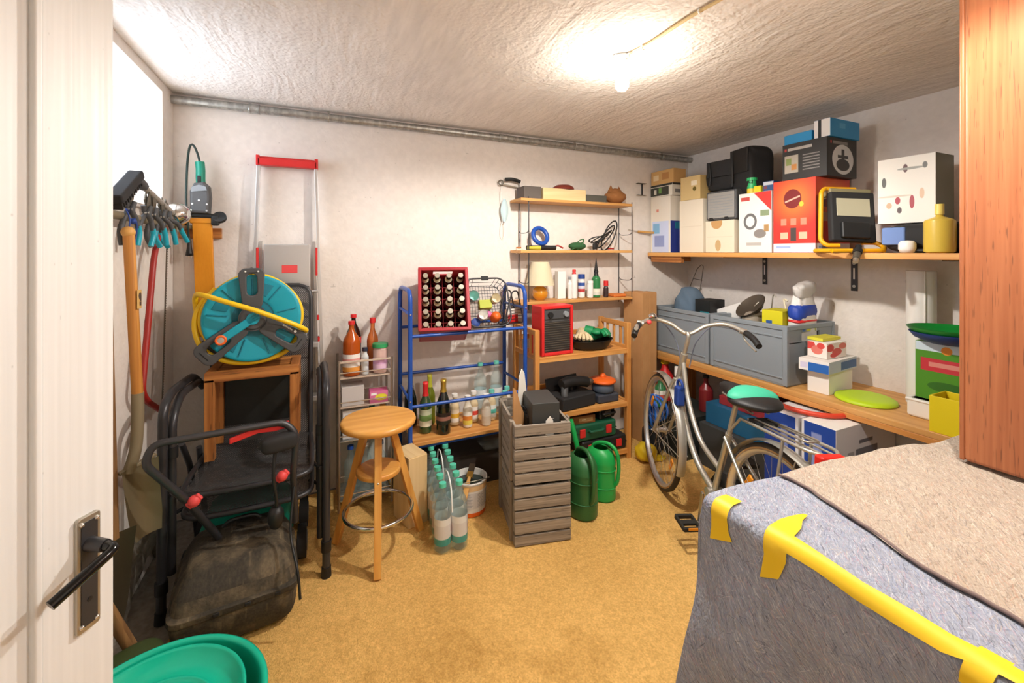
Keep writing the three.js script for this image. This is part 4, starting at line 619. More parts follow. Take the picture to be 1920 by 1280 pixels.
{ // wire basket tipped on the rack with odds and ends
  const g = thing('wire_basket', 'black wire mesh basket leaning on the rack beside the red crate', 'basket', [1.005, 1.02, -2.58], -0.05); g.rotation.order = 'YXZ'; g.rotation.x = 1.15;
  const W = 0.30, L = 0.33, H = 0.10, o = rrect(W, L, 0.07).map(([x, y]) => [x, 0, y - L / 2]);
  part(g, 'rim', spline(o, 0.006, 90, 8, true), M.blackmetal);
  const N = 40, loop = (k, y) => rrect(W - k, L - k, 0.06).map(([x, z]) => [x, y, z - L / 2]);
  part(g, 'hoop', spline(loop(0.02, -H * 0.5), 0.0022, 80, 5, true), M.blackmetal); part(g, 'hoop', spline(loop(0.04, -H), 0.003, 80, 5, true), M.blackmetal);
  for (let i = 0; i < 20; i++) { const a = rrect(W, L, 0.07, 0, 0, 4)[i], b = rrect(W - 0.04, L - 0.04, 0.06, 0, 0, 4)[i]; part(g, 'side_wire', pipe([[a[0], 0, a[1] - L / 2], [b[0], -H, b[1] - L / 2]], 0.0018, 0, 1, 5), M.blackmetal); }
  const f = []; for (let i = 0; i < 13; i++) { f.push(pipe([[-0.12 + i * 0.02, -H, -0.02], [-0.12 + i * 0.02, -H, -L + 0.02]], 0.0016, 0, 1, 5)); f.push(pipe([[-W / 2 + 0.025, -H, -0.03 - i * 0.0225], [W / 2 - 0.025, -H, -0.03 - i * 0.0225]], 0.0016, 0, 1, 5)); }
  part(g, 'floor_wires', mergeGeometries(f), M.blackmetal); part(g, 'clip', bx(0.05, 0.01, 0.03, 0.003), M.blackmatte, [0, 0.004, -L]);
  g.updateMatrixWorld(true); const at = (x, y, z) => new THREE.Vector3(x, y, z).applyMatrix4(g.matrixWorld).toArray();
  const put = (n, l, c, geo, m, p) => { const t = solo(n, l, c, geo, m, at(...p)); t.quaternion.copy(g.quaternion); return t; };
  put('plastic_lemon', 'orange plastic jar in the wire basket', 'jar', lathe([[0, 0], [0.03, 0], [0.034, 0.01], [0.034, 0.05], [0.022, 0.06], [0.02, 0.075], [0, 0.076]], 20), M.orange, [0.06, -0.09, -0.075]);
  put('blue_disc', 'round blue disc at the bottom of the wire basket', 'disc', lathe([[0, 0], [0.028, 0], [0.03, 0.006], [0.03, 0.016], [0, 0.018]], 20), M.navy, [-0.075, -0.085, -0.05]);
  put('mint_cup', 'mint coloured cup in the wire basket', 'cup', lathe([[0, 0], [0.028, 0], [0.036, 0.07], [0.033, 0.07], [0.026, 0.006], [0, 0.006]], 20), own(std(0xa6d8cf, 0.5)), [-0.08, -0.09, -0.22]);
  put('cleaning_sponge', 'yellow green sponge in the wire basket', 'sponge', bx(0.09, 0.04, 0.06, 0.006), own(std(0xb9c35a, 0.95)), [0.005, -0.075, -0.17]);
  put('pink_ball', 'small pink ball in the wire basket', 'ball', sph(0.022), own(std(0xd56fa8, 0.5)), [0.02, -0.072, -0.10]);
  put('cream_cup', 'cream cup in the wire basket', 'cup', lathe([[0, 0], [0.028, 0], [0.034, 0.06], [0.031, 0.06], [0.026, 0.006], [0, 0.006]], 20), M.cream, [0.075, -0.09, -0.2]);
  put('white_cup', 'white cup with dark rim in the wire basket', 'cup', lathe([[0, 0], [0.026, 0], [0.034, 0.06], [0.031, 0.06], [0.024, 0.006], [0, 0.006]], 20), M.white, [-0.03, -0.09, -0.09]);
}
{
  const g = thing('napkin_holder', 'black wire letter rack with papers at the right end of the blue rack', 'rack', [1.19, 1.015, -2.68], 0.35);
  for (const z of [-0.035, 0.035]) { const w = [pipe([[-0.08, 0, z], [-0.08, 0.05, z], [-0.02, 0.22, z], [0.03, 0.22, z], [0.08, 0.04, z], [0.08, 0, z]], 0.005, 0.02, 30, 6)]; for (let i = 0; i < 8; i++) w.push(pipe([[-0.075 + i * 0.012, 0.03 + i * 0.02, z], [0.078 - i * 0.006, 0.03 + i * 0.02, z]], 0.002, 0, 1, 5)); part(g, 'wire_side', mergeGeometries(w), M.blackmetal); }
  part(g, 'base', bx(0.17, 0.006, 0.08, 0.002), M.blackmetal, [0, 0, 0]); part(g, 'paper', bx(0.1, 0.09, 0.012, 0.001), M.paper, [0, 0.05, 0]); part(g, 'red_card', bx(0.09, 0.05, 0.004, 0.001), M.red, [0.01, 0.03, 0.012]);
}
// clutter under the rack
carton('dark_case', 'dark brown folded mat lying under the blue rack', [0.72, 1.17, 0.0, 0.20, -2.88, -2.62], own(std(0x3f3630, 0.8)), { flap: false, category: 'mat' });
{
  const g = thing('cable_coil', 'coil of black cable with white plugs under the blue rack', 'cable', [0.60, 0.012, -2.72]);
  for (let i = 0; i < 5; i++) part(g, 'loop', move(ring(0.11 - i * 0.006, 0.008, 40, 8), 0.004 * i, 0.016 * i + 0.19, 0.01 * (i % 2), Math.PI / 2 + 0.12 * (i - 2)), M.black);
  part(g, 'plug', bx(0.03, 0.03, 0.05, 0.006), M.white, [0.05, 0.285, 0.05]); part(g, 'bundle', move(cy(0.105, 0.12, 0.19, 24), 0, 0.083, 0), M.blackmatte);
}
carton('clear_tray', 'clear plastic tray with dark rim under the blue rack', [0.98, 1.16, 0.205, 0.27, -2.78, -2.62], M.pet, { flap: false, category: 'tray' });
// ---------- two shrink wrapped packs of water bottles ----------
{
  const rot = -0.1, bx0 = [0.607, -2.115], capm = own(std(0x5cd0b4, 0.4)), lab = print(128, 64, (c) => { c.fillStyle = '#e9e6e8'; c.fillRect(0, 0, 128, 64); c.fillStyle = '#f7f7f7'; c.fillRect(0, 0, 128, 16); c.fillStyle = '#17a09a'; c.fillRect(0, 48, 128, 16); c.fillStyle = '#d99aa8'; c.fillRect(20, 24, 8, 12); c.fillRect(84, 24, 8, 12); });
  const ca = Math.cos(rot), sa = Math.sin(rot), W = (x, z) => [bx0[0] + x * ca + z * sa, bx0[1] - x * sa + z * ca]; let first;
  const dirZ = 1;
  for (let k = 0; k < 6; k++) for (const s of [-1, 1]) {
    const [x, z] = W(s * 0.0425, -0.0 - k * 0.086), lb = `clear mint capped water bottle, ${['first', 'second', 'third'][k % 3]} from the front of the ${k < 3 ? 'front' : 'rear'} pack, ${s < 0 ? 'left' : 'right'}`;
    if (!first) { first = bottle('water_bottle', lb, [x, 0.002, z], 0.325, 0.041, 0.0135, 0.68, 0.86, M.pet, { cap: capm, label: [[0.12, 0.52, lab]], group: 'water bottles in the shrink wrapped packs' }); }
    else dup(first, [x, 0.002, z], undefined, lb);
  }
  for (const [k, l] of [[1, 'clear shrink film around the front pack of water bottles'], [4, 'clear shrink film around the rear pack of water bottles']]) {
    const [x, z] = W(0, -k * 0.086), g = thing('shrink_film', l, 'film', [x, 0, z], rot);
    const o = rrect(0.172, 0.260, 0.042), f = gridGeo(o.length, 6, (u, v) => { const i = Math.round(u * o.length) % o.length, t = v < 0.75 ? 1 : 1 - (v - 0.75) * 0.55; return [o[i][0] * t, 0.004 + v * 0.245, o[i][1] * t, u, v]; });
    M.film.side = THREE.DoubleSide; part(g, 'film', f, M.film);
    part(g, 'carry_strap', spline([[0, 0.2, 0.125], [0, 0.3, 0.09], [0, 0.335, 0], [0, 0.3, -0.09], [0, 0.2, -0.125]], 0.004, 30), own(std(0xe9efee, 0.4)));
  }
}
// ---------- paint pot with brush ----------
{
  const g = thing('paint_pot', 'white paint pot with orange base band beside the wooden crates', 'paint pot', [0.80, 0, -2.385]);
  part(g, 'pot', lathe([[0, 0.004], [0.086, 0.004], [0.088, 0.02], [0.094, 0.185], [0.099, 0.188], [0.099, 0.196], [0.09, 0.196], [0.083, 0.02], [0, 0.02]], 40), M.white);
  part(g, 'base_band', new THREE.CylinderGeometry(0.0895, 0.0885, 0.022, 40, 1, true), M.orange, [0, 0.016, 0]); part(g, 'top_band', new THREE.CylinderGeometry(0.0945, 0.0935, 0.03, 40, 1, true), own(std(0xe8c48e, 0.6)), [0, 0.165, 0]);
  part(g, 'print', new THREE.CylinderGeometry(0.0935, 0.0905, 0.09, 40, 1, true), print(256, 64, (c) => { c.fillStyle = '#d8d6d6'; c.fillRect(0, 0, 256, 64); c.fillStyle = '#9aa0aa'; for (let i = 0; i < 10; i++) for (let j = 0; j < 9; j++) c.fillRect(6 + i * 25, 6 + j * 6, 12 + (i * 7 + j * 5) % 9, 2); }), [0, 0.095, 0]);
  part(g, 'paint_surface', move(cy(0.086, 0.086, 0.004, 36), 0, 0.16, 0), own(std(0x24302b, 0.15)));
  part(g, 'bail', spline([[-0.095, 0.17, 0], [-0.09, 0.2, 0.07], [0, 0.214, 0.1], [0.09, 0.2, 0.07], [0.095, 0.17, 0]], 0.0025, 30, 6), M.steel);
  const b = thing('paint_brush', 'paint brush with wooden handle lying across the paint pot', 'brush', [0.80, 0.205, -2.385], -0.55); b.rotation.order = 'YXZ'; b.rotation.x = 0.38;
  part(b, 'handle', ext([[-0.008, 0.02], [0.008, 0.02], [0.011, 0.06], [0.017, 0.13], [0.016, 0.175], [0.006, 0.192], [-0.006, 0.192], [-0.016, 0.175], [-0.017, 0.13], [-0.011, 0.06]], 0.014, 0.004), M.woodhandle, [0, 0, 0], [Math.PI / 2, 0, 0]);
  part(b, 'ferrule', bx(0.036, 0.014, 0.04, 0.002), own(std(0xb08a3e, 0.35, { metalness: 0.8 })), [0, 0, 0.005]); part(b, 'bristles', bx(0.036, 0.013, 0.055, 0.003), own(std(0x3a2c1c, 0.95)), [0, 0, -0.042]);
}
// ---------- stacked weathered crates ----------
function slatCrate(y, label, top) {
  const g = thing('wooden_crate', label, 'crate', [1.092, y, -2.161], -0.21, 'stacked grey wooden crates'), W = 0.30, D = 0.44, H = 0.31, t = 0.014;
  for (const s of [-1, 1]) for (let i = 0; i < 5; i++) {
    part(g, 'slat', bx(W, 0.052, t, 0.002), M.greywood, [rr(-0.002, 0.002), 0.03 + i * 0.0615, s * (D / 2 - t / 2)], [0, 0, rr(-0.004, 0.004)]);
    part(g, 'slat', bx(t, 0.052, D - 2 * t, 0.002), M.greywood, [s * (W / 2 - t / 2), 0.03 + i * 0.0615, 0]);
  }
  for (const [sx, sz] of [[-1, -1], [1, -1], [-1, 1], [1, 1]]) { part(g, 'corner_post', bx(0.03, H - 0.012, 0.022, 0.002), M.greywood, [sx * (W / 2 - t - 0.016), H / 2 - 0.006, sz * (D / 2 - t - 0.012)]); part(g, 'corner_batten', bx(0.012, H - 0.004, 0.038, 0.002), M.greywood, [sx * (W / 2 + 0.006), H / 2, sz * (D / 2 - 0.07)]); }
  for (let i = 0; i < 5; i++) part(g, 'base_slat', bx(W - 2 * t, 0.01, 0.07, 0.001), M.greywood, [0, 0.012, -D / 2 + 0.06 + i * 0.08]);
  return g;
}
slatCrate(0, 'lower weathered grey slatted crate of the stack', 0); slatCrate(0.313, 'upper weathered grey slatted crate filled with papers and boxes', 1);
{
  const P = (x, y, z) => [1.092 + x * 0.978 - z * 0.208, y, -2.161 + x * 0.208 + z * 0.978];
  { const g = thing('shoe_carton', 'black flat box with white lettering standing in the upper crate', 'box', P(0.03, 0.345, 0.06), -0.21); part(g, 'carton', bx(0.15, 0.36, 0.22, 0.003), own(std(0x3c3d3b, 0.55)), [0, 0.18, 0]); part(g, 'lettering', new THREE.PlaneGeometry(0.05, 0.12), print(48, 112, (c) => { c.fillStyle = '#3c3d3b'; c.fillRect(0, 0, 48, 112); c.fillStyle = '#c9c9c4'; c.font = '34px sans-serif'; c.save(); c.translate(12, 8); c.rotate(Math.PI / 2); c.fillText('bdu', 0, 0); c.restore(); }), [0.03, 0.23, 0.1106]); }
  { const g = thing('cardboard_sheet', 'torn brown cardboard sheet sticking out of the upper crate', 'cardboard', P(-0.105, 0.345, 0.1), 0.5); part(g, 'sheet', ext([[-0.045, 0], [0.05, 0], [0.05, 0.28], [0.02, 0.33], [-0.02, 0.42], [-0.045, 0.44]], 0.006), M.cardboard); }
  { const g = thing('paper_roll', 'white crumpled paper sticking out of the upper crate', 'paper', P(-0.075, 0.345, -0.03), 0.6); part(g, 'sheet', ext([[-0.04, 0], [0.05, 0], [0.055, 0.36], [0.02, 0.47], [-0.01, 0.50], [-0.035, 0.46]], 0.004), M.paper, [0, 0, 0], [0.06, 0, 0]); part(g, 'fold', ext([[-0.03, 0], [0.04, 0], [0.05, 0.3], [-0.02, 0.36]], 0.003), M.paper, [0.05, 0, 0.02], [0.12, 0.5, -0.1]); part(g, 'dark_mark', ring(0.012, 0.003, 20, 6), M.black, [0.0, 0.465, 0.012]); }
  { const g = thing('carry_bag', 'black bag tucked in the upper crate beside the paper', 'bag', P(-0.06, 0.345, 0.03), 0.3); part(g, 'body', bx(0.05, 0.27, 0.13, 0.012), M.black, [0, 0.135, 0]); part(g, 'handle', move(ring(0.03, 0.005, 24, 6), 0, 0.27, 0, 0, Math.PI / 2), M.black); }
  { const g = thing('paper_scrap', 'small white paper scrap on the front of the upper crate', 'paper', P(0.045, 0.345, 0.182), -0.21); part(g, 'sheet', ext([[-0.025, 0], [0.03, 0], [0.02, 0.27], [0.004, 0.295], [-0.02, 0.27]], 0.003), M.paper); }
}
// ---------- watering cans ----------
function wateringCan(label, m, p, ry, s) {
  const g = thing('watering_can', label, 'watering can', p, ry); g.scale.setScalar(s);
  const R = 0.085, prof = [[0, 0.003], [R * 0.94, 0.003], [R, 0.012], [R, 0.05], [R * 1.02, 0.055], [R, 0.06], [R, 0.24], [R * 1.02, 0.246], [R, 0.252], [R * 0.96, 0.285], [R * 0.80, 0.315], [R * 0.55, 0.33], [R * 0.52, 0.335], [R * 0.47, 0.33], [R * 0.7, 0.305], [R * 0.9, 0.27], [R * 0.93, 0.02], [0, 0.012]];
  const b = lathe(prof, 36); { const q = b.attributes.position; for (let i = 0; i < q.count; i++) q.setX(i, q.getX(i) * 1.25); b.computeVertexNormals(); }
  const o = part(g, 'body', b, m); for (const y of [0.09, 0.205]) { const r2 = ring(R * 1.01, 0.003, 40, 6); r2.scale(1.25, 1, 1); part(o, 'moulded_band', move(r2, 0, 0, 0, Math.PI / 2), m, [0, y, 0]); }
  part(g, 'handle', spline([[-0.10, 0.10, 0], [-0.125, 0.14, 0], [-0.135, 0.24, 0], [-0.12, 0.33, 0], [-0.07, 0.37, 0], [0.0, 0.365, 0], [0.05, 0.335, 0], [0.06, 0.29, 0]], 0.0125, 40, 10), m);
  part(g, 'spout', (() => { const c = new THREE.CatmullRomCurve3([[0.08, 0.06, 0], [0.15, 0.18, 0], [0.19, 0.32, 0], [0.225, 0.44, 0]].map(V)), t = sweep(c, 0.018, 24, 12); return t; })(), m);
  part(g, 'spout_tip', move(cy(0.017, 0.019, 0.025, 14), 0.23, 0.452, 0, 0, 0, -0.28), m);
}
wateringCan('dark green watering can standing next to the wooden crates', M.cangreen, [1.38, 0, -2.10], 1.5, 1.0);
wateringCan('bright green watering can behind the dark green one', M.canlight, [1.575, 0, -2.19], 2.05, 0.9);

// ---------- pine shelf unit ----------
{
  const x0 = 1.285, x1 = 2.07, z0 = -2.86, z1 = -2.50, xc = (x0 + x1) / 2, zc = (z0 + z1) / 2, hx = (x1 - x0) / 2, hz = (z1 - z0) / 2;
  const g = thing('pine_shelf', 'low pine shelf unit with slatted sides under the wall shelf', 'shelf', [xc, 0, zc]);
  for (const [sx, sz] of [[-1, -1], [1, -1], [-1, 1], [1, 1]]) part(g, 'post', bx(0.034, 0.985, 0.034, 0.004), M.pine, [sx * (hx - 0.017), 0.4925, sz * (hz - 0.017)]);
  for (const s of [-1, 1]) { for (const y of [0.965, 0.80, 0.40, 0.07]) part(g, 'side_rail', bx(0.024, 0.034, 2 * hz - 0.07, 0.003), M.pine, [s * (hx - 0.017), y, 0]); for (let i = 0; i < 3; i++) part(g, 'side_slat', bx(0.012, 0.14, 0.022, 0.002), M.pine, [s * (hx - 0.017), 0.88, -0.08 + i * 0.08]); }
  for (const y of [0.79, 0.405, 0.065]) { for (let i = 0; i < 5; i++) part(g, 'shelf_slat', bx(2 * hx - 0.07, 0.016, 0.058, 0.002), M.pine, [0, y, -hz + 0.06 + i * 0.062]); part(g, 'front_rail', bx(2 * hx - 0.068, 0.034, 0.02, 0.003), M.pine, [0, y - 0.008, hz - 0.012]); part(g, 'back_rail', bx(2 * hx - 0.068, 0.034, 0.02, 0.003), M.pine, [0, y + 0.09, -hz + 0.02]); }
}
{
  const g = thing('fan_heater', 'red framed electric fan heater on the pine shelf', 'heater', [1.47, 0.80, -2.60], 0.06);
  const W = 0.255, H = 0.335, D = 0.12;
  part(g, 'housing', bx(W - 0.02, H - 0.02, D, 0.01), M.darkgrey, [0, H / 2 + 0.004, -0.005]);
  for (const s of [-1, 1]) part(g, 'frame_side', bx(0.022, H, D + 0.02, 0.006), M.red, [s * (W / 2 - 0.011), H / 2, 0]);
  for (const y of [0.011, H - 0.011]) part(g, 'frame_bar', bx(W - 0.044, 0.022, D + 0.02, 0.006), M.red, [0, y, 0]);
  const gr = part(g, 'grille', bx(W - 0.05, 0.20, 0.006, 0.002), own(std(0x4b4846, 0.4, { metalness: 0.5 })), [0, 0.128, D / 2 - 0.002]);
  for (let i = 0; i < 13; i++) part(gr, 'grille_bar', pipe([[-0.105, -0.092 + i * 0.0153, 0.005], [0.105, -0.092 + i * 0.0153, 0.005]], 0.0022, 0, 1, 6), M.dullsteel);
  part(g, 'control_panel', bx(W - 0.05, 0.06, 0.012, 0.003), M.charcoal, [0, 0.275, D / 2 - 0.002]); for (const x of [-0.06, 0.065]) part(g, 'dial', move(cy(0.018, 0.02, 0.02, 20), x, 0.275, D / 2 + 0.012, Math.PI / 2), x > 0 ? M.grey : M.black);
}
{
  const g = thing('storage_tray', 'black oval tray holding work gloves on the pine shelf', 'tray', [1.80, 0.80, -2.62]);
  const b = lathe([[0, 0.003], [0.10, 0.003], [0.115, 0.02], [0.135, 0.062], [0.141, 0.066], [0.14, 0.07], [0.128, 0.062], [0.108, 0.014], [0, 0.011]], 40); b.scale(1.25, 1, 0.85); part(g, 'tray', b, M.black);
  const fingers = (name, label, m, p, ry, k) => { const q = thing(name, label, 'glove', p, ry), lumps = []; for (let i = 0; i < 5; i++) { const a = (i - 2) * 0.34; lumps.push(spline([[0, 0, 0], [0.05 * Math.sin(a) * 1.1, 0.02 + 0.01 * (i % 2), 0.05 * Math.cos(a)], [0.095 * Math.sin(a), 0.002 - 0.006 * i * k, 0.085 * Math.cos(a)]], 0.0125, 14, 8)); } part(q, 'fingers', mergeGeometries(lumps), m); const pm = sph(0.05, 18, 12); pm.scale(1.0, 0.52, 1.0); part(q, 'palm', pm, m, [0, 0.012, -0.01]); part(q, 'cuff', move(cy(0.036, 0.042, 0.06, 18), 0, 0.012, -0.06, Math.PI / 2), m); };
  fingers('work_glove', 'green rubber work glove draped over the black tray', own(std(0x138a52, 0.5)), [1.85, 0.905, -2.60], 0.7, 0.5);
  fingers('work_glove', 'green work glove beneath, at the right of the tray', own(std(0x0f7a4a, 0.5)), [1.885, 0.875, -2.645], 1.6, 0.5);
  fingers('work_glove', 'cream cloth work glove in the left of the tray', own(std(0xd8c6a0, 0.9)), [1.735, 0.885, -2.625], -0.5, 0.5);
}
{
  const g = thing('power_drill', 'black cordless drill in an open black case on the middle pine shelf', 'drill', [1.63, 0.415, -2.62], 0.15);
  part(g, 'case_base', bx(0.30, 0.09, 0.20, 0.012), M.blackmatte, [0, 0.045, 0]);
  part(g, 'drill_body', spline([[-0.1, 0.16, 0.02], [-0.03, 0.17, 0.02], [0.06, 0.165, 0.03], [0.12, 0.15, 0.04]], 0.036, 20, 12), M.black); part(g, 'drill_grip', spline([[-0.07, 0.15, 0.02], [-0.09, 0.1, 0.04], [-0.09, 0.07, 0.05]], 0.026, 12, 12), M.charcoal); part(g, 'chuck', move(lathe([[0, 0], [0.026, 0], [0.022, 0.04], [0.01, 0.055], [0, 0.056]], 18), 0.12, 0.15, 0.04, 0, 0, -Math.PI / 2), M.dullsteel);
  part(g, 'charger', bx(0.09, 0.08, 0.09, 0.012), M.black, [0.03, 0.13, -0.05], [0, 0.4, 0]);
  part(g, 'case_lid', bx(0.29, 0.10, 0.012, 0.005), M.blackmatte, [0, 0.125, -0.10], [-0.2, 0, 0]);
}
{
  const g = thing('sanding_machine', 'orange topped blue grey sander on the middle pine shelf', 'sander', [1.90, 0.415, -2.61]);
  part(g, 'base', bx(0.18, 0.06, 0.15, 0.012), own(std(0x3a3f4a, 0.6)), [0, 0.03, 0]); part(g, 'body', lathe([[0, 0.06], [0.07, 0.06], [0.082, 0.08], [0.08, 0.115], [0.06, 0.13], [0, 0.132]], 28), own(std(0x4a5666, 0.5)));
  part(g, 'orange_top', lathe([[0, 0.128], [0.08, 0.128], [0.096, 0.138], [0.09, 0.152], [0.05, 0.166], [0, 0.168]], 32), M.orange); part(g, 'knob', sph(0.024, 16, 10), M.orange, [0, 0.172, 0]);
}
function toolCase(label, p, w, h, d, m, latch, ry = 0) {
  const g = thing('tool_case', label, 'case', p, ry); part(g, 'shell', bx(w, h, d, 0.016, 2), m, [0, h / 2, 0]); part(g, 'seam', bx(w + 0.003, 0.004, d + 0.003, 0), M.black, [0, h * 0.52, 0]);
  const hd = part(g, 'handle', pipe([[-0.055, 0, 0], [-0.055, 0, 0.028], [0.055, 0, 0.028], [0.055, 0, 0]], 0.009, 0.02, 24, 8), m, [0, h * 0.6, d / 2 - 0.004]);
  for (const s of [-1, 1]) part(g, 'latch', bx(0.045, h * 0.5, 0.012, 0.004), latch, [s * (w / 2 - 0.07), h * 0.52, d / 2 + 0.003]);
}
toolCase('black tool case with red latches on the bottom pine shelf', [1.845, 0.075, -2.62], 0.38, 0.105, 0.22, M.black, M.red);
toolCase('dark green tool case with red latches on top of the black case', [1.77, 0.1815, -2.62], 0.36, 0.115, 0.21, M.casegreen, M.red);
toolCase('small black case with silver latches above the green tool case', [1.885, 0.298, -2.63], 0.15, 0.075, 0.17, M.black, M.steel, 0.1);
carton('cigar_box', 'brown lacquered wooden box above the green tool case', [1.585, 1.785, 0.298, 0.352, -2.70, -2.54], own(std(0x6a3f1c, 0.3)), { ry: -0.08, seam: M.amber, side: print(128, 32, (c) => { c.fillStyle = '#7a4a20'; c.fillRect(0, 0, 128, 32); c.fillStyle = '#b08a58'; c.fillRect(44, 9, 72, 16); c.fillStyle = '#e9d9b0'; c.fillRect(60, 14, 20, 5); }) });
// ---------- wall mounted string shelf ----------
{
  const g = thing('string_shelf', 'three tier wall shelf of wooden boards on black wire ladders', 'shelf', [1.79, 1.10, -2.845]);
  for (const [s, xw] of [[-1, 1.372], [1, 2.30]]) { const x = xw - 1.79; part(g, 'wire_ladder', mergeGeometries([pipe([[x, -0.02, -0.09], [x, 0.93, -0.09]], 0.0035, 0, 1, 6), pipe([[x, -0.02, 0.075], [x, 0.80, 0.075]], 0.0035, 0, 1, 6), ...[0.02, 0.17, 0.40, 0.54, 0.77].map((y) => spline([[x, y + 0.02, -0.09], [x, y, -0.06], [x, y, 0.045], [x, y + 0.02, 0.075]], 0.003, 12, 5))]), M.blackmetal); }
  for (const y of [0.785, 0.412, 0.04]) part(g, 'shelf_board', bx(0.99, 0.02, 0.19, 0.003), M.board, [0.005, y - 0.01, 0.0]);
  part(g, 'wall_clip', bx(0.05, 0.04, 0.03, 0.004), M.cream, [-0.43, 0.405, -0.06]); part(g, 'peg', bx(0.035, 0.01, 0.02, 0.002), M.tablewood, [-0.44, 0.432, -0.05]);
}
const T1 = 1.886, T2 = 1.513, T3 = 1.141;
carton('pale_wood_box', 'long pale wooden box on the top tier of the wall shelf', [1.49, 1.86, T1, T1 + 0.085, -2.91, -2.77], M.palewood, { flap: false });
carton('dark_box', 'dark grey flat box at the left of the top wall shelf tier', [1.34, 1.48, T1, T1 + 0.09, -2.91, -2.78], own(std(0x5d554f, 0.7)), { flap: false });
carton('dark_box', 'low charcoal box right of the long pale box', [1.87, 2.06, T1, T1 + 0.055, -2.90, -2.78], own(std(0x54524a, 0.7)), { flap: false });
{
  solo('wooden_bowl', 'red brown bowl upside down on the long pale box', 'bowl', lathe([[0.085, 0], [0.08, 0.02], [0.055, 0.036], [0, 0.042], [0, 0.036], [0.05, 0.03], [0.078, 0.0]], 28), own(std(0x7a2f22, 0.5)), [1.70, T1 + 0.085, -2.84]);
  const g = thing('brown_bag', 'crumpled brown paper bag at the right of the top tier', 'bag', [2.19, T1, -2.84]); const b = new THREE.SphereGeometry(1, 20, 16), p = b.attributes.position; for (let i = 0; i < p.count; i++) { const y = p.getY(i), w = (y > 0.2 ? 1 - 0.35 * y : 1) * (0.9 + 0.2 * hash(Math.round(p.getX(i) * 6), Math.round(y * 7), 4)); p.setXYZ(i, p.getX(i) * 0.09 * w, 0.065 + y * 0.065, p.getZ(i) * 0.07 * w); } b.computeVertexNormals(); part(g, 'bag', b, own(std(0x9c6636, 0.85))); for (const [x, y] of [[-0.045, 0.125], [0.035, 0.118]]) part(g, 'tied_corner', move(new THREE.ConeGeometry(0.03, 0.06, 10), x, y, 0), own(std(0x9c6636, 0.85)));
  solo('tape_roll', 'blue roll of tape on the middle tier', 'tape roll', move(ring(0.062, 0.017, 36, 10), 0, 0.076, 0), M.blue, [1.51, T2 + 0.036, -2.83], [-0.35, 0.1, 0]);
  { const t = thing('caulking_gun', 'black caulking gun lying on the middle tier', 'tool', [1.50, T2 + 0.018, -2.82]); part(t, 'barrel', move(cy(0.017, 0.017, 0.24, 14), 0, 0, 0, 0, 0, Math.PI / 2), M.black); part(t, 'trigger', pipe([[0.1, 0, 0], [0.14, 0.02, 0.0], [0.17, -0.004, 0.03]], 0.006, 0.02), M.darkred); }
  solo('lime_tube', 'small yellow green tube on the middle tier beside the blue roll', 'tube', move(cy(0.012, 0.016, 0.1, 14), 0, 0.016, 0, 0, 0, Math.PI / 2), own(std(0xb7b33a, 0.5)), [1.42, T2 + 0.0, -2.78]);
  { const t = thing('green_twine', 'ball of dark green twine on the middle tier', 'twine', [1.82, T2, -2.83]); const s = sph(0.05, 20, 14); s.scale(1.5, 0.62, 1); part(t, 'ball', s, own(std(0x2f5a34, 0.95)), [0, 0.031, 0]); for (let i = 0; i < 3; i++) { const r2 = ring(0.04, 0.004, 30, 6); r2.scale(1.6, 0.8, 1); part(t, 'strand', r2, own(std(0x3f6e40, 0.95)), [0, 0.034, 0.004 * i], [0.8 + i * 0.6, 0.5 * i, 0]); } }
  { const t = thing('cable_tangle', 'tangle of black cable at the right of the middle tier', 'cable', [2.06, T2, -2.83]); for (let i = 0; i < 5; i++) { const r2 = ring(0.05 + 0.012 * i, 0.005, 36, 6); r2.scale(1.3, 0.8, 1); part(t, 'loop', r2, M.black, [-0.06 + i * 0.03, 0.085 + 0.008 * i, 0.0], [1.0 + 0.12 * i, 0.3 * i, 0.2]); } part(t, 'plug', bx(0.03, 0.05, 0.03, 0.006), M.black, [-0.09, 0.03, 0.02]); part(t, 'red_tag', bx(0.05, 0.012, 0.03, 0.003), M.darkred, [0.05, 0.012, 0.03]); }
  { const t = thing('table_lamp', 'small table lamp with cream shade and amber ball base on the lowest tier', 'lamp', [1.50, T3, -2.84]); part(t, 'base', lathe([[0, 0.0], [0.035, 0.0], [0.056, 0.03], [0.06, 0.055], [0.05, 0.085], [0.025, 0.105], [0.014, 0.112], [0, 0.112]], 30), own(phys(0xd9901c, 0.15, { clearcoat: 1 }))); part(t, 'stem', move(cy(0.008, 0.008, 0.06, 10), 0, 0.135, 0), M.steel); part(t, 'shade', lathe([[0.108, 0.112], [0.066, 0.285], [0.0645, 0.285], [0.1065, 0.112]], 36), own(phys(0xf2e8c8, 0.9, { transmission: 0.35, thickness: 0, side: THREE.DoubleSide }))); }
  const Wt = own(std(0xeceae6, 0.4));
  carton('white_packet', 'tall white packet beside the table lamp', [1.66, 1.73, T3, T3 + 0.21, -2.90, -2.85], M.white, { flap: false });
  bottle('silicone_tube', 'white sealant cartridge with red nozzle on the lowest tier', [1.785, T3, -2.82], 0.21, 0.026, 0.011, 0.86, 0.9, Wt, { category: 'cartridge', foil: M.red }); 
  bottle('silicone_tube', 'thin white tube with grey cap next to the sealant cartridge', [1.735, T3, -2.80], 0.16, 0.019, 0.009, 0.7, 0.8, Wt, { category: 'tube', cap: M.grey, capH: 0.02 });
  bottle('spray_can', 'white and blue spray can with blue cap on the lowest tier', [1.865, T3, -2.84], 0.16, 0.026, 0.02, 0.9, 0.93, Wt, { category: 'can', cap: M.navy, capH: 0.035, label: [[0.3, 0.75, band('#2a4f9c', '#cfd6e6', '#b93a3a')]] });
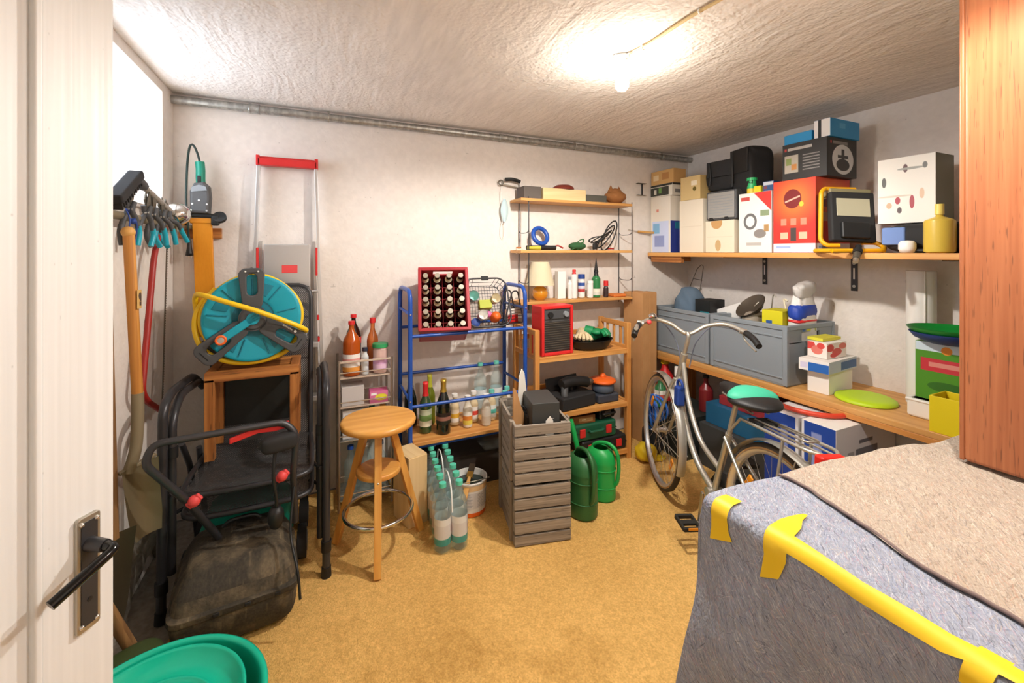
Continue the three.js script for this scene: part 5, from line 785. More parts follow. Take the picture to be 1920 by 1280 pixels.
  bottle('spray_can', 'small plain white can between the blue and green bottles', [1.925, T3, -2.81], 0.125, 0.024, 0.018, 0.88, 0.92, Wt, { category: 'can', cap: M.white });
  bottle('glue_bottle', 'green glue bottle with tall black tip on the lowest tier', [1.995, T3, -2.83], 0.20, 0.034, 0.014, 0.72, 0.86, own(std(0x2f7a46, 0.3)), { foil: M.black, label: [[0.1, 0.35, band('#e9e6d6', '#d8d8cc')]] }); 
  part(scene.children[scene.children.length - 1], 'tip', move(new THREE.ConeGeometry(0.016, 0.12, 14), 0, 0.262, 0), M.black);
  bottle('small_bottle', 'small dark bottle with bright red cap on the lowest tier', [2.075, T3, -2.81], 0.10, 0.02, 0.014, 0.7, 0.8, own(std(0x3f2f2f, 0.3)), { cap: M.red, capH: 0.04 });
  solo('orange_cloth', 'folded orange cloth at the right end of the lowest tier', 'cloth', bx(0.12, 0.022, 0.11, 0.008), own(std(0xd97a35, 0.95)), [2.19, T3 + 0.011, -2.83]);
}
{
  const g = thing('hand_saw', 'hand tool with black grip hung on a wall hook left of the wall shelf', 'tool', [1.28, 2.01, -2.925]);
  part(g, 'grip', spline([[-0.03, 0.025, 0.01], [0.03, 0.028, 0.014], [0.09, 0.016, 0.01]], 0.0135, 20, 10), M.black); part(g, 'hook', move(ring(0.018, 0.005, 24, 6), -0.06, 0.0, 0.0), M.dullsteel); part(g, 'rod', pipe([[-0.05, -0.01, 0.0], [0.09, -0.03, 0.0]], 0.005), M.steel);
}
{
  const g = thing('face_mask', 'pale blue disposable face mask hanging from the wall hook', 'mask', [1.225, 1.99, -2.925]);
  part(g, 'mask', gridGeo(8, 14, (u, v) => { const s = u * 2 - 1; return [0.02 + s * 0.032 * Math.sin(Math.PI * (0.1 + 0.8 * v)), -0.10 - v * 0.17, 0.008 + 0.012 * (1 - s * s), u, v]; }), own(std(0xbcd2d6, 0.9, { side: THREE.DoubleSide })));
  part(g, 'ear_loop', spline([[0.0, -0.01, 0], [-0.006, -0.08, 0.006], [0.0, -0.2, 0.008], [0.0, -0.27, 0.01], [0.02, -0.27, 0.01], [0.02, -0.1, 0.008]], 0.0016, 40, 5), M.white); part(g, 'ear_loop', spline([[0.0, -0.26, 0.01], [-0.005, -0.35, 0.01], [0.01, -0.385, 0.01], [0.022, -0.35, 0.01], [0.02, -0.27, 0.01]], 0.0016, 30, 5), M.white);
}
{
  const g = thing('cardboard_box', 'tall plain cardboard box leaning beside the pine shelf', 'box', [2.378, 0.0, -2.765], 0.1);
  part(g, 'carton', bx(0.155, 1.175, 0.21, 0.003), M.cardboard, [0.0, 0.5875, 0]); part(g, 'flap', bx(0.15, 0.004, 0.1, 0.001), M.cardboard, [0, 1.177, 0.052]); part(g, 'edge_fold', bx(0.003, 1.16, 0.004, 0.001), M.cardboard, [0.0, 0.585, 0.1055]);
}
{
  const g = thing('metal_bracket', 'small black metal bracket on the back wall beside the shelf boxes', 'bracket', [2.535, 2.04, -2.93]); part(g, 'plate', bx(0.012, 0.10, 0.008, 0.001), M.blackmetal, [0.02, 0, -0.014]); for (const y of [-0.05, 0.05]) part(g, 'arm', bx(0.09, 0.004, 0.03, 0.001), M.dullsteel, [0.0, y, 0]);
}
{
  const g = thing('thin_file', 'slim tool with wooden handle stuck in the back wall', 'tool', [2.55, 1.675, -2.92], -0.1); part(g, 'rod', pipe([[-0.15, 0.014, 0], [-0.05, 0.0, 0]], 0.0025), M.steel); part(g, 'handle', spline([[-0.055, 0.0, 0.0], [0.03, -0.006, 0.012], [0.14, -0.012, 0.02]], 0.0095, 16, 10), M.woodhandle);
}
// ---------- upper shelf on the right wall ----------
{
  const g = thing('plank_shelf', 'long pine wall shelf loaded with boxes on the right wall', 'shelf', [2.85, 1.462, -1.78]);
  part(g, 'plank', bx(0.5, 0.032, 2.29, 0.003), M.pine, [0, 0.016, 0]); part(g, 'cleat', bx(0.03, 0.05, 0.34, 0.003), M.tablewood, [-0.215, -0.024, -0.955]); part(g, 'wall_cleat', bx(0.42, 0.05, 0.028, 0.003), M.tablewood, [0.02, -0.024, -1.135]);
  for (const z of [-2.20, -1.60, -1.0]) { const b = part(g, 'bracket', join(move(bx(0.006, 0.21, 0.036, 0.001), 0.246, -0.105, 0), move(bx(0.42, 0.006, 0.036, 0.001), 0.03, -0.004, 0)), M.blackmetal, [0, 0, z + 1.78]); part(b, 'slot', bx(0.001, 0.07, 0.009, 0), M.white, [0.2425, -0.10, 0]); for (const y of [-0.035, -0.18]) part(b, 'screw', move(cy(0.009, 0.009, 0.004, 12), 0.2425, y, 0, 0, 0, Math.PI / 2), M.steel); }
}
const US = 1.4945;
const dots = (bg, list) => (c, w, h) => { c.fillStyle = bg; c.fillRect(0, 0, w, h); for (const [k, x, y, a, b, t] of list) { c.fillStyle = k; if (t) { c.beginPath(); c.ellipse(x * w, y * h, a * w, b * h, 0, 0, 7); c.fill(); } else c.fillRect(x * w, y * h, a * w, b * h); } };
const art = (bg, list, w = 128, h = 128) => print(w, h, dots(bg, list));
const Wc = own(std(0xe6dcc8, 0.65)), W2 = own(std(0xebe7e0, 0.6));
carton('white_carton', 'white carton with blue picture standing at the far end of the upper shelf', [2.64, 2.80, US, 1.968, -2.93, -2.70], W2, { front: art('#e8dfd0', [['#c9d3ee', 0.08, 0.44, 0.84, 0.56], ['#7fb3d9', 0.12, 0.48, 0.34, 0.18], ['#8f9bc9', 0.2, 0.7, 0.5, 0.2], ['#d98a78', 0.3, 0.22, 0.12, 0.05]]), side: art('#e8dfd0', [['#2a3a86', 0, 0.44, 1, 0.56], ['#1e6f8a', 0.3, 0.46, 0.7, 0.12]]) });
carton('black_carton', 'black and white carton with green spot on the far white carton', [2.64, 2.79, 1.970, 2.072, -2.93, -2.68], own(std(0xd8d3c8, 0.6)), { front: art('#e1dccd', [['#2a2c26', 0, 0.0, 1, 0.16], ['#3a3d35', 0.0, 0.22, 0.85, 0.72], ['#6f9a50', 0.38, 0.3, 0.14, 0.45], ['#d6d2c4', 0.16, 0.4, 0.12, 0.4]]), side: art('#dcd7cb', [['#34362f', 0, 0, 1, 0.14], ['#777', 0.2, 0.5, 0.4, 0.3]]) });
carton('tan_carton', 'tan carton topmost at the far end of the upper shelf', [2.645, 2.78, 2.074, 2.19, -2.93, -2.67], own(std(0xcfa468, 0.7)), { front: art('#d0a566', [['#e6cfa0', 0.1, 0.3, 0.25, 0.4], ['#b9844a', 0.5, 0.2, 0.3, 0.5]]) });
carton('white_carton', 'plain tall white carton second from the far end of the upper shelf', [2.64, 2.82, US, 1.905, -2.60, -2.37], Wc, { front: art('#e6dbc6', [['#d9ccb4', 0.05, 0.5, 0.9, 0.01]]) });
carton('tan_carton', 'gold coloured carton on the plain tall white carton', [2.645, 2.80, 1.907, 2.09, -2.595, -2.40], own(std(0xd2b478, 0.6)), { front: art('#d6bb82', [['#6a5a1c', 0.72, 0.55, 0.09, 0.09, 1], ['#efe2c4', 0.55, 0.2, 0.3, 0.2]]) });
carton('cream_carton', 'cream carton with small brown emblems under the grey case', [2.65, 2.84, US, 1.728, -2.355, -2.11], Wc, { front: art('#e8dcc4', [['#c79a62', 0.4, 0.06, 0.2, 0.2, 1], ['#c7a878', 0.45, 0.78, 0.1, 0.18, 1], ['#d8cab0', 0.05, 0.5, 0.9, 0.015]]) });
{
  const g = thing('grey_case', 'small grey plastic case with dark edges on the cream carton', 'case', [2.745, 1.73, -2.22]); part(g, 'shell', bx(0.19, 0.215, 0.255, 0.012), M.charcoal, [0, 0.1075, 0]); part(g, 'front_panel', bx(0.008, 0.185, 0.225, 0.003), own(std(0x9b9994, 0.5)), [-0.0965, 0.108, 0]); for (const z of [-0.08, 0.05]) part(g, 'latch', bx(0.012, 0.02, 0.03, 0.003), M.black, [-0.098, 0.012, z]); for (let i = 0; i < 8; i++) part(g, 'rib', bx(0.002, 0.003, 0.21, 0), M.grey, [-0.101, 0.035 + i * 0.02, 0]);
  for (const [l, z, y, w, h, ry] of [['black folded bag with a flap above the grey case', -2.28, 1.948, 0.25, 0.235, 0.1], ['taller black bag to the right, above the grey case', -2.08, 1.90, 0.22, 0.34, -0.25]]) { const b = thing('black_bag', l, 'bag', [2.79, y, z], ry); const s = new THREE.SphereGeometry(1, 26, 20), p = s.attributes.position, q = (v) => Math.sign(v) * Math.pow(Math.abs(v), 0.45); for (let i = 0; i < p.count; i++) { const n = 0.94 + 0.12 * hash(Math.round(p.getX(i) * 5), Math.round(p.getY(i) * 5), Math.round(p.getZ(i) * 5)); p.setXYZ(i, q(p.getX(i)) * 0.10 * n, h / 2 + q(p.getY(i)) * h / 2, q(p.getZ(i)) * w / 2 * n); } s.computeVertexNormals(); part(b, 'body', s, M.blackmatte); part(b, 'flap', bx(0.01, h * 0.5, w * 0.8, 0.004), M.black, [-0.102, h * 0.7, 0]); part(b, 'strap', spline([[-0.105, h * 0.9, -w * 0.3], [-0.112, h * 0.5, -w * 0.25], [-0.108, h * 0.2, -w * 0.28]], 0.008, 14), M.black); }
}
carton('headphone_carton', 'white carton with red corner and round product picture on the upper shelf', [2.64, 2.86, US, 1.895, -2.065, -1.83], W2, { front: print(128, 192, (c, w, h) => { c.fillStyle = '#ece8e2'; c.fillRect(0, 0, w, h); c.fillStyle = '#d93a34'; c.beginPath(); c.moveTo(60, 0); c.lineTo(w, 0); c.lineTo(w, 62); c.closePath(); c.fill(); c.fillStyle = '#c8504a'; c.fillRect(8, 12, 36, 12); c.strokeStyle = '#6a6a6a'; c.lineWidth = 9; c.beginPath(); c.arc(46, 92, 22, 0, 7); c.stroke(); c.fillStyle = '#8a8480'; c.beginPath(); c.ellipse(84, 132, 24, 14, 0, 0, 7); c.fill(); c.fillStyle = '#b08a5a'; c.fillRect(100, 104, 18, 22); c.fillStyle = '#b9b4ae'; c.fillRect(30, 160, 60, 10); c.fillStyle = '#8a9a78'; c.fillRect(86, 58, 34, 18); }) });
bottle('spray_can', 'green capped can on the white carton with red corner', [2.71, 1.897, -2.02], 0.10, 0.03, 0.025, 0.88, 0.92, own(std(0x2fb56a, 0.4)), { category: 'can', cap: own(std(0x2fb56a, 0.4)), capH: 0.02, label: [[0.0, 0.35, own(std(0xe8c83a, 0.5))]] });
carton('yellow_packet', 'small yellow packet beside the green capped can', [2.66, 2.73, 1.897, 1.94, -1.97, -1.92], own(std(0xe6d12e, 0.5)), { flap: false, category: 'packet' });
carton('blue_packet', 'dark blue and white flat packet beside the orange carton', [2.66, 2.82, 1.897, 1.96, -1.905, -1.83], own(std(0x34507e, 0.5)), { flap: false, category: 'packet', front: art('#35507c', [['#c9ccd2', 0.05, 0.05, 0.9, 0.35], ['#7a3f4a', 0.1, 0.5, 0.3, 0.3]]) });
const orangeArt = (side) => print(160, 256, (c, w, h) => { c.fillStyle = '#d8342a'; c.fillRect(0, 0, w, h); for (let r = 110; r > 0; r -= 4) { const t = r / 110; c.fillStyle = `rgb(${Math.round(mix(244, 214, t))},${Math.round(mix(150, 58, t))},${Math.round(mix(58, 40, t))})`; c.beginPath(); c.arc(w * 0.5, h * 0.26, r * 0.98, 0, 7); c.fill(); } c.fillStyle = '#7a1c1c'; c.beginPath(); c.arc(w * (side ? 0.3 : 0.47), h * 0.26, 34, 0, 7); c.fill(); c.strokeStyle = '#d9b8a0'; c.lineWidth = 6; c.beginPath(); c.moveTo(w * (side ? 0.14 : 0.29), h * 0.30); c.lineTo(w * (side ? 0.46 : 0.65), h * 0.23); c.stroke(); c.fillStyle = '#d9c23a'; c.beginPath(); c.arc(w * (side ? 0.48 : 0.68), h * 0.34, 9, 0, 7); c.fill(); if (side) { c.fillStyle = '#4a4644'; c.beginPath(); c.arc(w * 0.64, h * 0.24, 26, Math.PI, 0); c.fill(); c.fillStyle = '#d9a488'; c.fillRect(w * 0.2, h * 0.46, 20, 30); } else { c.fillStyle = '#ea8a70'; for (let i = 0; i < 3; i++) c.fillRect(30 + i * 38, h * 0.53, 22, 24); c.fillStyle = '#e6b89a'; c.fillRect(28, h * 0.72, 30, 24); c.fillRect(100, h * 0.72, 30, 24); c.fillStyle = '#4a3f3c'; c.fillRect(68, h * 0.66, 22, 46); } c.fillStyle = '#ece9ee'; c.fillRect(0, h * 0.875, w, h * 0.125); c.fillStyle = '#9fb2dc'; c.fillRect(12, h * 0.91, 56, 8); });
carton('coffee_carton', 'large orange red coffee machine carton with dark round emblem', [2.62, 2.95, US, 1.938, -1.805, -1.55], own(std(0xd03a26, 0.5)), { front: orangeArt(0), side: orangeArt(1) });
carton('black_carton', 'black kitchen appliance carton on the orange carton', [2.655, 2.945, 1.939, 2.165, -1.77, -1.51], own(std(0x2c2c2b, 0.5)), { front: print(160, 128, (c, w, h) => { c.fillStyle = '#333230'; c.fillRect(0, 0, w, h); c.fillStyle = '#b9b0a0'; c.fillRect(8, 40, 52, 62); c.fillStyle = '#8a9a5a'; c.fillRect(14, 50, 20, 24); c.fillStyle = '#c98a4a'; c.fillRect(34, 72, 20, 20); c.fillStyle = '#8a8782'; for (let i = 0; i < 6; i++) c.fillRect(76, 44 + i * 10, 60, 4); c.fillStyle = '#b9b4ac'; c.fillRect(20, 14, 90, 10); c.fillStyle = '#b93a34'; c.fillRect(8, 14, 8, 10); }), side: print(160, 128, (c, w, h) => { c.fillStyle = '#2b2a29'; c.fillRect(0, 0, w, h); c.fillStyle = '#dcdcda'; c.beginPath(); c.ellipse(84, 70, 58, 50, 0, 0, 7); c.fill(); c.fillStyle = '#3c3c3c'; c.beginPath(); c.ellipse(84, 88, 36, 20, 0, 0, 7); c.fill(); c.fillRect(76, 36, 16, 40); c.fillRect(56, 56, 56, 10); c.fillStyle = '#8a8782'; c.fillRect(30, 10, 80, 10); c.fillStyle = '#b93a34'; c.fillRect(16, 10, 8, 10); }) });
carton('blue_carton', 'flat blue carton on the left of the black carton', [2.665, 2.90, 2.167, 2.225, -1.765, -1.60], M.sky, { flap: false });
carton('blue_carton', 'taller blue and white carton on the right of the black carton', [2.67, 2.955, 2.167, 2.272, -1.59, -1.50], M.sky, { flap: false, front: art('#f0efec', [['#2a2a2a', 0.25, 0, 0.2, 1]]), side: art('#2f97d4', [['#58b4e4', 0.3, 0.2, 0.2, 0.3]]) });
{
  const g = thing('work_lamp', 'yellow framed work light standing on the upper shelf', 'work lamp', [2.665, US, -1.415], -0.55);
  part(g, 'stand', mergeGeometries([pipe([[-0.10, 0.36, -0.02], [-0.13, 0.34, 0.0], [-0.15, 0.07, 0.03], [-0.13, 0.04, 0.05], [-0.07, 0.04, 0.06]], 0.0115, 0.03, 40, 10), pipe([[-0.13, 0.012, 0.1], [0.12, 0.012, 0.1], [0.15, 0.03, 0.06], [0.13, 0.055, 0.03], [0.06, 0.055, 0.03]], 0.0115, 0.03, 40, 10), pipe([[-0.13, 0.012, 0.1], [-0.14, 0.012, -0.06], [0.12, 0.012, -0.06], [0.12, 0.012, 0.1]], 0.0115, 0.03, 40, 10), pipe([[-0.10, 0.36, -0.02], [0.06, 0.355, -0.03]], 0.0115, 0, 2, 10)]), M.amberY = own(std(0xe9a90c, 0.4)));
  const h = part(g, 'lamp_head', bx(0.22, 0.28, 0.045, 0.01), M.blackmatte, [0.01, 0.195, 0.02], [-0.18, 0, -0.06]); part(h, 'led_window', bx(0.165, 0.10, 0.004, 0.001), own(std(0xb9b49a, 0.25)), [0, 0.05, 0.0235]); part(h, 'battery', bx(0.14, 0.09, 0.05, 0.008), M.black, [0, -0.08, 0.02]); part(h, 'top_housing', bx(0.21, 0.035, 0.08, 0.008), own(std(0x8a8260, 0.6)), [0, 0.145, -0.03]);
}
carton('white_carton', 'big white carton with small red figures at the near end of the upper shelf', [2.75, 2.93, 1.648, 1.99, -1.31, -1.07], W2, { front: print(192, 256, (c, w, h) => { c.fillStyle = '#e8e3d9'; c.fillRect(0, 0, w, h); const q = [['#5a3a3a', 96, 44, 8, 16], ['#9a9a92', 112, 46, 44, 5], ['#6a6a64', 160, 40, 8, 12], ['#5a5a56', 22, 92, 8, 20], ['#a83a44', 70, 168, 9, 14], ['#a83a44', 118, 176, 8, 26], ['#5a4a4a', 76, 206, 8, 12], ['#d8b89a', 150, 146, 8, 20], ['#c9a88a', 40, 186, 10, 12], ['#d0c4b4', 60, 150, 60, 4]]; for (const [k, x, y, a, b] of q) { c.fillStyle = k; c.beginPath(); c.ellipse(x, y, a, b, 0, 0, 7); c.fill(); } }), side: art('#6d6a55', []) });
{
  const g = thing('duffel_bag', 'black and blue sports bag lying under the big white carton', 'bag', [2.85, US, -1.09]); const s = new THREE.SphereGeometry(1, 28, 18), p = s.attributes.position, q = (v) => Math.sign(v) * Math.pow(Math.abs(v), 0.5); for (let i = 0; i < p.count; i++) p.setXYZ(i, q(p.getX(i)) * 0.17, 0.0755 + q(p.getY(i)) * 0.0755, q(p.getZ(i)) * 0.19); s.computeVertexNormals(); part(g, 'body', s, M.blackmatte); part(g, 'blue_cloth', bx(0.02, 0.09, 0.10, 0.009), own(std(0x6f8ac0, 0.8)), [-0.165, 0.085, -0.12]); part(g, 'strap', spline([[-0.17, 0.02, -0.1], [-0.2, 0.012, 0.0], [-0.18, 0.02, 0.12]], 0.009, 16), M.black);
}
bottle('oil_bottle', 'yellow tapered oil bottle at the near end of the upper shelf', [2.655, US, -1.02], 0.19, 0.056, 0.012, 0.78, 0.9, own(std(0xd8b94a, 0.3)), { cap: own(std(0xe8d06a, 0.4)), capH: 0.05 });
solo('white_ball', 'small white round pot beside the yellow oil bottle', 'pot', lathe([[0, 0], [0.026, 0], [0.034, 0.02], [0.034, 0.045], [0.024, 0.06], [0, 0.062]], 20), M.white, [2.64, US, -1.135]);
{
  const g = thing('hose_adapter', 'dark metal hose fitting on the edge of the upper shelf', 'fitting', [2.565, 1.478, -1.315]); g.rotation.set(0, 0.3, -0.75);
  for (const [y, r, h, m] of [[0, 0.017, 0.04, M.dullsteel], [0.032, 0.022, 0.022, M.black], [0.055, 0.015, 0.03, M.black], [-0.03, 0.013, 0.025, M.steel]]) part(g, 'section', cy(r, r * 0.95, h, 16), m, [0, y, 0]);
}

// ---------- lower bench on the right wall ----------
{
  const g = thing('pine_bench', 'long pine bench board along the right wall under the shelf', 'bench', [2.829, 0.645, -1.72]);
  part(g, 'board', bx(0.54, 0.03, 2.38, 0.003), M.board, [0, 0.015, 0]);
  part(g, 'front_batten', bx(0.02, 0.03, 2.38, 0.003), M.pine, [-0.26, -0.015, 0]);
  for (const z of [-1.12, -0.1, 1.1]) part(g, 'leg', bx(0.05, 0.63, 0.05, 0.003), M.pine, [0.2, -0.33, z]);
}
const BT = 0.6755;
function euroCrate(label, z, inside) {
  const W = 0.48, D = 0.565, H = 0.372, t = 0.014, m = own(std(0x8b949b, 0.55)), g = thing('storage_crate', label, 'crate', [2.822, BT, z], 0, 'grey storage crates on the bench');
  part(g, 'crate_base', bx(W - 0.02, 0.012, D - 0.02, 0.003), m, [0, 0.006, 0]);
  for (const s of [-1, 1]) { part(g, 'long_wall', bx(t, H - 0.02, D - 0.016, 0.003), m, [s * (W / 2 - t), H / 2, 0]); part(g, 'end_wall', join(move(bx(W - 0.04, H - 0.11, t, 0.003), 0, (H - 0.11) / 2 + 0.006, 0), move(bx(W - 0.04, 0.04, t, 0.003), 0, H - 0.03, 0), move(bx(0.13, 0.07, t, 0.003), -0.155, H - 0.08, 0), move(bx(0.13, 0.07, t, 0.003), 0.155, H - 0.08, 0)), m, [0, 0, s * (D / 2 - t)]);
    part(g, 'rim', bx(0.026, 0.03, D, 0.005), m, [s * (W / 2 - 0.013), H - 0.015, 0]); part(g, 'rim', bx(W - 0.052, 0.03, 0.026, 0.005), m, [0, H - 0.015, s * (D / 2 - 0.013)]);
    for (const y of [0.30, 0.05]) part(g, 'rib', bx(0.01, 0.01, D - 0.02, 0.002), m, [s * (W / 2 - 0.006), y, 0]);
    for (const z2 of [-1, 1]) part(g, 'corner_rib', bx(0.024, H - 0.03, 0.03, 0.004), m, [s * (W / 2 - 0.012), H / 2 - 0.01, z2 * (D / 2 - 0.016)]); }
  if (inside) { part(g, 'label_sticker', new THREE.PlaneGeometry(0.14, 0.035), art('#8b949b', [['#c8c832', 0.34, 0.1, 0.62, 0.8], ['#2f5fb0', 0.04, 0.1, 0.2, 0.8]], 64, 16), [-0.02, H - 0.03, D / 2 - 0.0055]); }
}
euroCrate('grey plastic storage crate at the far end of the bench', -2.553, false);
euroCrate('grey plastic storage crate with a blue yellow sticker, nearer the viewer', -1.975, true);
const lump = (w, h, d, e, s) => { const g = new THREE.SphereGeometry(1, 22, 16), p = g.attributes.position, q = (v) => Math.sign(v) * Math.pow(Math.abs(v), e); for (let i = 0; i < p.count; i++) { const n = 0.88 + 0.24 * vn(p.getX(i) * 2.5 + 9, p.getY(i) * 2.5 + p.getZ(i) * 2 + 9, 64, 64, s); p.setXYZ(i, q(p.getX(i)) * w / 2 * n, h / 2 + q(p.getY(i)) * h / 2 * n, q(p.getZ(i)) * d / 2 * n); } g.computeVertexNormals(); return g; };
{ // what sticks out of the crates
  const y = BT + 0.014;
  solo('cloth_bundle', 'blue grey cloth bundle heaped in the far storage crate', 'cloth', lump(0.24, 0.50, 0.22, 0.7, 3), own(std(0x5f7386, 0.9)), [2.82, y, -2.66]);
  carton('black_pouch', 'black and teal pouch standing in the far storage crate', [2.70, 2.86, y, y + 0.44, -2.50, -2.36], M.black, { flap: false, category: 'pouch', front: art('#1c2224', [['#2a8794', 0.35, 0.2, 0.6, 0.3]]) });
  { const g = thing('white_sheet', 'white sheet sloping out between the two storage crates', 'sheet', [2.78, y, -2.19]); part(g, 'sheet', ext([[-0.03, 0], [0.16, 0], [0.17, 0.37], [-0.03, 0.445]], 0.012, 0.003), M.white, [0, 0, 0], [0, Math.PI / 2, 0]); }
  { const g = thing('trowel', 'dark metal dish with pale rim lying in the near storage crate', 'dish', [2.80, y, -2.05]); part(g, 'heap', lump(0.26, 0.38, 0.14, 0.6, 8), own(std(0x9a8f80, 0.8)), [0, 0, 0]); part(g, 'dish', lathe([[0, 0.0], [0.07, 0.01], [0.11, 0.05], [0.107, 0.053], [0.066, 0.016], [0, 0.006]], 28), own(std(0x5c544a, 0.35, { metalness: 0.4 })), [-0.02, 0.40, 0.0], [-0.3, 0, 0.7]); part(g, 'handle', pipe([[0.0, 0.42, -0.02], [0.05, 0.5, 0.02]], 0.005), M.steel); }
  carton('yellow_pack', 'yellow and blue detergent packet in the near storage crate', [2.68, 2.84, y, y + 0.43, -1.93, -1.80], own(std(0xd9cf22, 0.5)), { flap: false, ry: 0.12, category: 'packet', front: art('#dcd21e', [['#2f58a0', 0.2, 0.15, 0.3, 0.14, 0], ['#2f58a0', 0.25, 0.3, 0.2, 0.06, 1], ['#f0ecd0', 0.55, 0.3, 0.4, 0.3]]) });
  { const g = thing('carrier_bag', 'crumpled white plastic bag with blue and yellow print in the near crate', 'bag', [2.82, y, -1.745]); part(g, 'bag', lump(0.20, 0.56, 0.09, 0.65, 14), own(std(0xdcdad6, 0.45))); part(g, 'top_fold', lump(0.15, 0.10, 0.075, 0.6, 19), own(std(0xc9c6c2, 0.45)), [0.0, 0.52, 0.0], [0.2, 0, 0.2]); part(g, 'blue_print', lump(0.205, 0.12, 0.094, 0.65, 14), own(std(0x2144a8, 0.5)), [-0.0, 0.37, 0]); part(g, 'red_stripe', lump(0.205, 0.03, 0.094, 0.65, 14), M.red, [0, 0.36, 0]); }
  { const g = thing('metal_tongs', 'bent metal rods sticking up from the near storage crate', 'rods', [2.86, y, -2.0]); part(g, 'rod', pipe([[0, 0.3, 0], [0.0, 0.52, 0.03], [0.0, 0.5, 0.05]], 0.004), M.steel); part(g, 'rod', pipe([[0, 0.3, 0.14], [0.0, 0.5, 0.10], [0.0, 0.48, 0.13]], 0.006), M.cream); }
}
{
  const g = thing('wire_hanger', 'small wire rack hung on the right wall under the shelf', 'rack', [3.07, 1.29, -2.80]);
  part(g, 'outline', pipe([[-0.02, -0.14, -0.10], [0.0, 0.06, -0.02], [0.0, 0.10, 0.03], [0.0, 0.085, 0.05], [-0.01, -0.14, 0.02]], 0.003, 0.02, 40, 6), M.dullsteel); for (const [a, b] of [[-0.05, 0.0]]) part(g, 'cross_wire', pipe([[-0.01, -0.03, -0.055], [-0.005, -0.04, 0.04]], 0.0025), M.dullsteel); const w = []; for (let i = 0; i < 9; i++) w.push(pipe([[-0.02, -0.15, -0.11 + i * 0.018], [-0.015, -0.11, -0.10 + i * 0.018]], 0.002, 0, 1, 5)); part(g, 'grid', mergeGeometries(w), M.dullsteel);
}
carton('white_carton', 'small white carton at the bottom of the pile on the bench', [2.66, 2.93, BT, 0.80, -1.63, -1.515], W2, { ry: 0.08 });
carton('blue_white_carton', 'flat blue and white carton in the pile on the bench', [2.62, 2.95, 0.803, 0.872, -1.66, -1.50], W2, { ry: 0.1, front: art('#eeeae6', [['#2a67b8', 0.32, 0.25, 0.68, 0.75], ['#d9d2e8', 0.05, 0.3, 0.25, 0.5]], 128, 32), side: art('#b9c3d6', [['#365f9a', 0.42, 0.2, 0.58, 0.7]], 128, 32) });
carton('red_white_packet', 'white packet with red pattern on top of the pile on the bench', [2.69, 2.88, 0.874, 0.965, -1.64, -1.53], W2, { flap: false, category: 'packet', front: art('#f0e2da', [['#d94a44', 0.1, 0.2, 0.3, 0.3, 1], ['#e07a6c', 0.5, 0.5, 0.3, 0.3, 1], ['#d94a44', 0.7, 0.2, 0.2, 0.2, 1]]), side: art('#f0e2da', [['#d94a44', 0.15, 0.3, 0.2, 0.25, 1], ['#d9564c', 0.5, 0.6, 0.25, 0.25, 1], ['#e07a6c', 0.8, 0.25, 0.2, 0.2, 1], ['#d94a44', 0.35, 0.8, 0.2, 0.15, 1]]) });
carton('yellow_packet', 'thin yellow packet lying behind the red patterned packet', [2.72, 2.90, 0.967, 0.985, -1.66, -1.57], own(std(0xd8d03a, 0.5)), { flap: false, category: 'packet' });
solo('flying_disc', 'lime green plastic disc lying on the bench', 'disc', lathe([[0, 0.014], [0.09, 0.016], [0.122, 0.012], [0.136, 0.0], [0.14, 0.004], [0.136, 0.016], [0.12, 0.024], [0.09, 0.026], [0, 0.024]], 48), M.lime, [2.765, BT, -1.375]);
{
  const g = thing('foam_roll', 'white rolled sheet standing upright against the right wall', 'roll', [2.99, BT, -1.225]); part(g, 'roll', lathe([[0, 0], [0.062, 0], [0.062, 0.72], [0.05, 0.722], [0.05, 0.70], [0, 0.70]], 28), M.white); part(g, 'edge', pipe([[-0.052, 0.0, 0.038], [-0.052, 0.72, 0.038]], 0.004), W2);
}
carton('lawn_seed_carton', 'green lawn seed carton with red banner on the bench', [2.75, 2.95, BT + 0.095, 1.055, -1.15, -0.90], own(std(0x5a9a2a, 0.5)), { front: print(192, 224, (c, w, h) => { c.fillStyle = '#4d8f1e'; c.fillRect(0, 0, w, h); c.fillStyle = '#cfe0ea'; c.fillRect(0, 0, w, 34); c.fillStyle = '#f0942c'; c.beginPath(); c.arc(92, 26, 16, 0, 7); c.fill(); c.fillStyle = '#c4323c'; c.fillRect(16, 62, 162, 50); c.fillStyle = '#d98a7c'; c.fillRect(40, 76, 100, 18); c.fillStyle = '#2f6a1a'; c.beginPath(); c.ellipse(96, 168, 60, 20, 0, 0, 7); c.fill(); }), side: art('#4d8f1e', [['#cfe0ea', 0, 0, 1, 0.15], ['#c4323c', 0.1, 0.28, 0.8, 0.22], ['#2f6a1a', 0.3, 0.66, 0.5, 0.2, 1]]) });
{
  const pr = [[0, 0.006], [0.08, 0.006], [0.13, 0.03], [0.15, 0.052], [0.153, 0.05], [0.132, 0.022], [0.085, 0.0], [0, 0.0]];
  solo('plastic_dish', 'dark blue plastic dish on the lawn seed carton', 'dish', lathe(pr, 48), M.navy, [2.79, 1.056, -1.03]); solo('plastic_dish', 'green plastic dish nested in the dark blue dish', 'dish', lathe(pr.map(([r, y]) => [r * 1.04, y]), 48), own(std(0x0f8a34, 0.4)), [2.785, 1.079, -1.03]);
}
{
  const g = thing('white_container', 'white plastic container below the lawn seed carton', 'container', [2.82, BT, -1.05]); part(g, 'tub', bx(0.22, 0.092, 0.24, 0.014, 2), W2, [0, 0.046, 0]); part(g, 'lid', bx(0.228, 0.012, 0.248, 0.005), M.white, [0, 0.086, 0]);
}
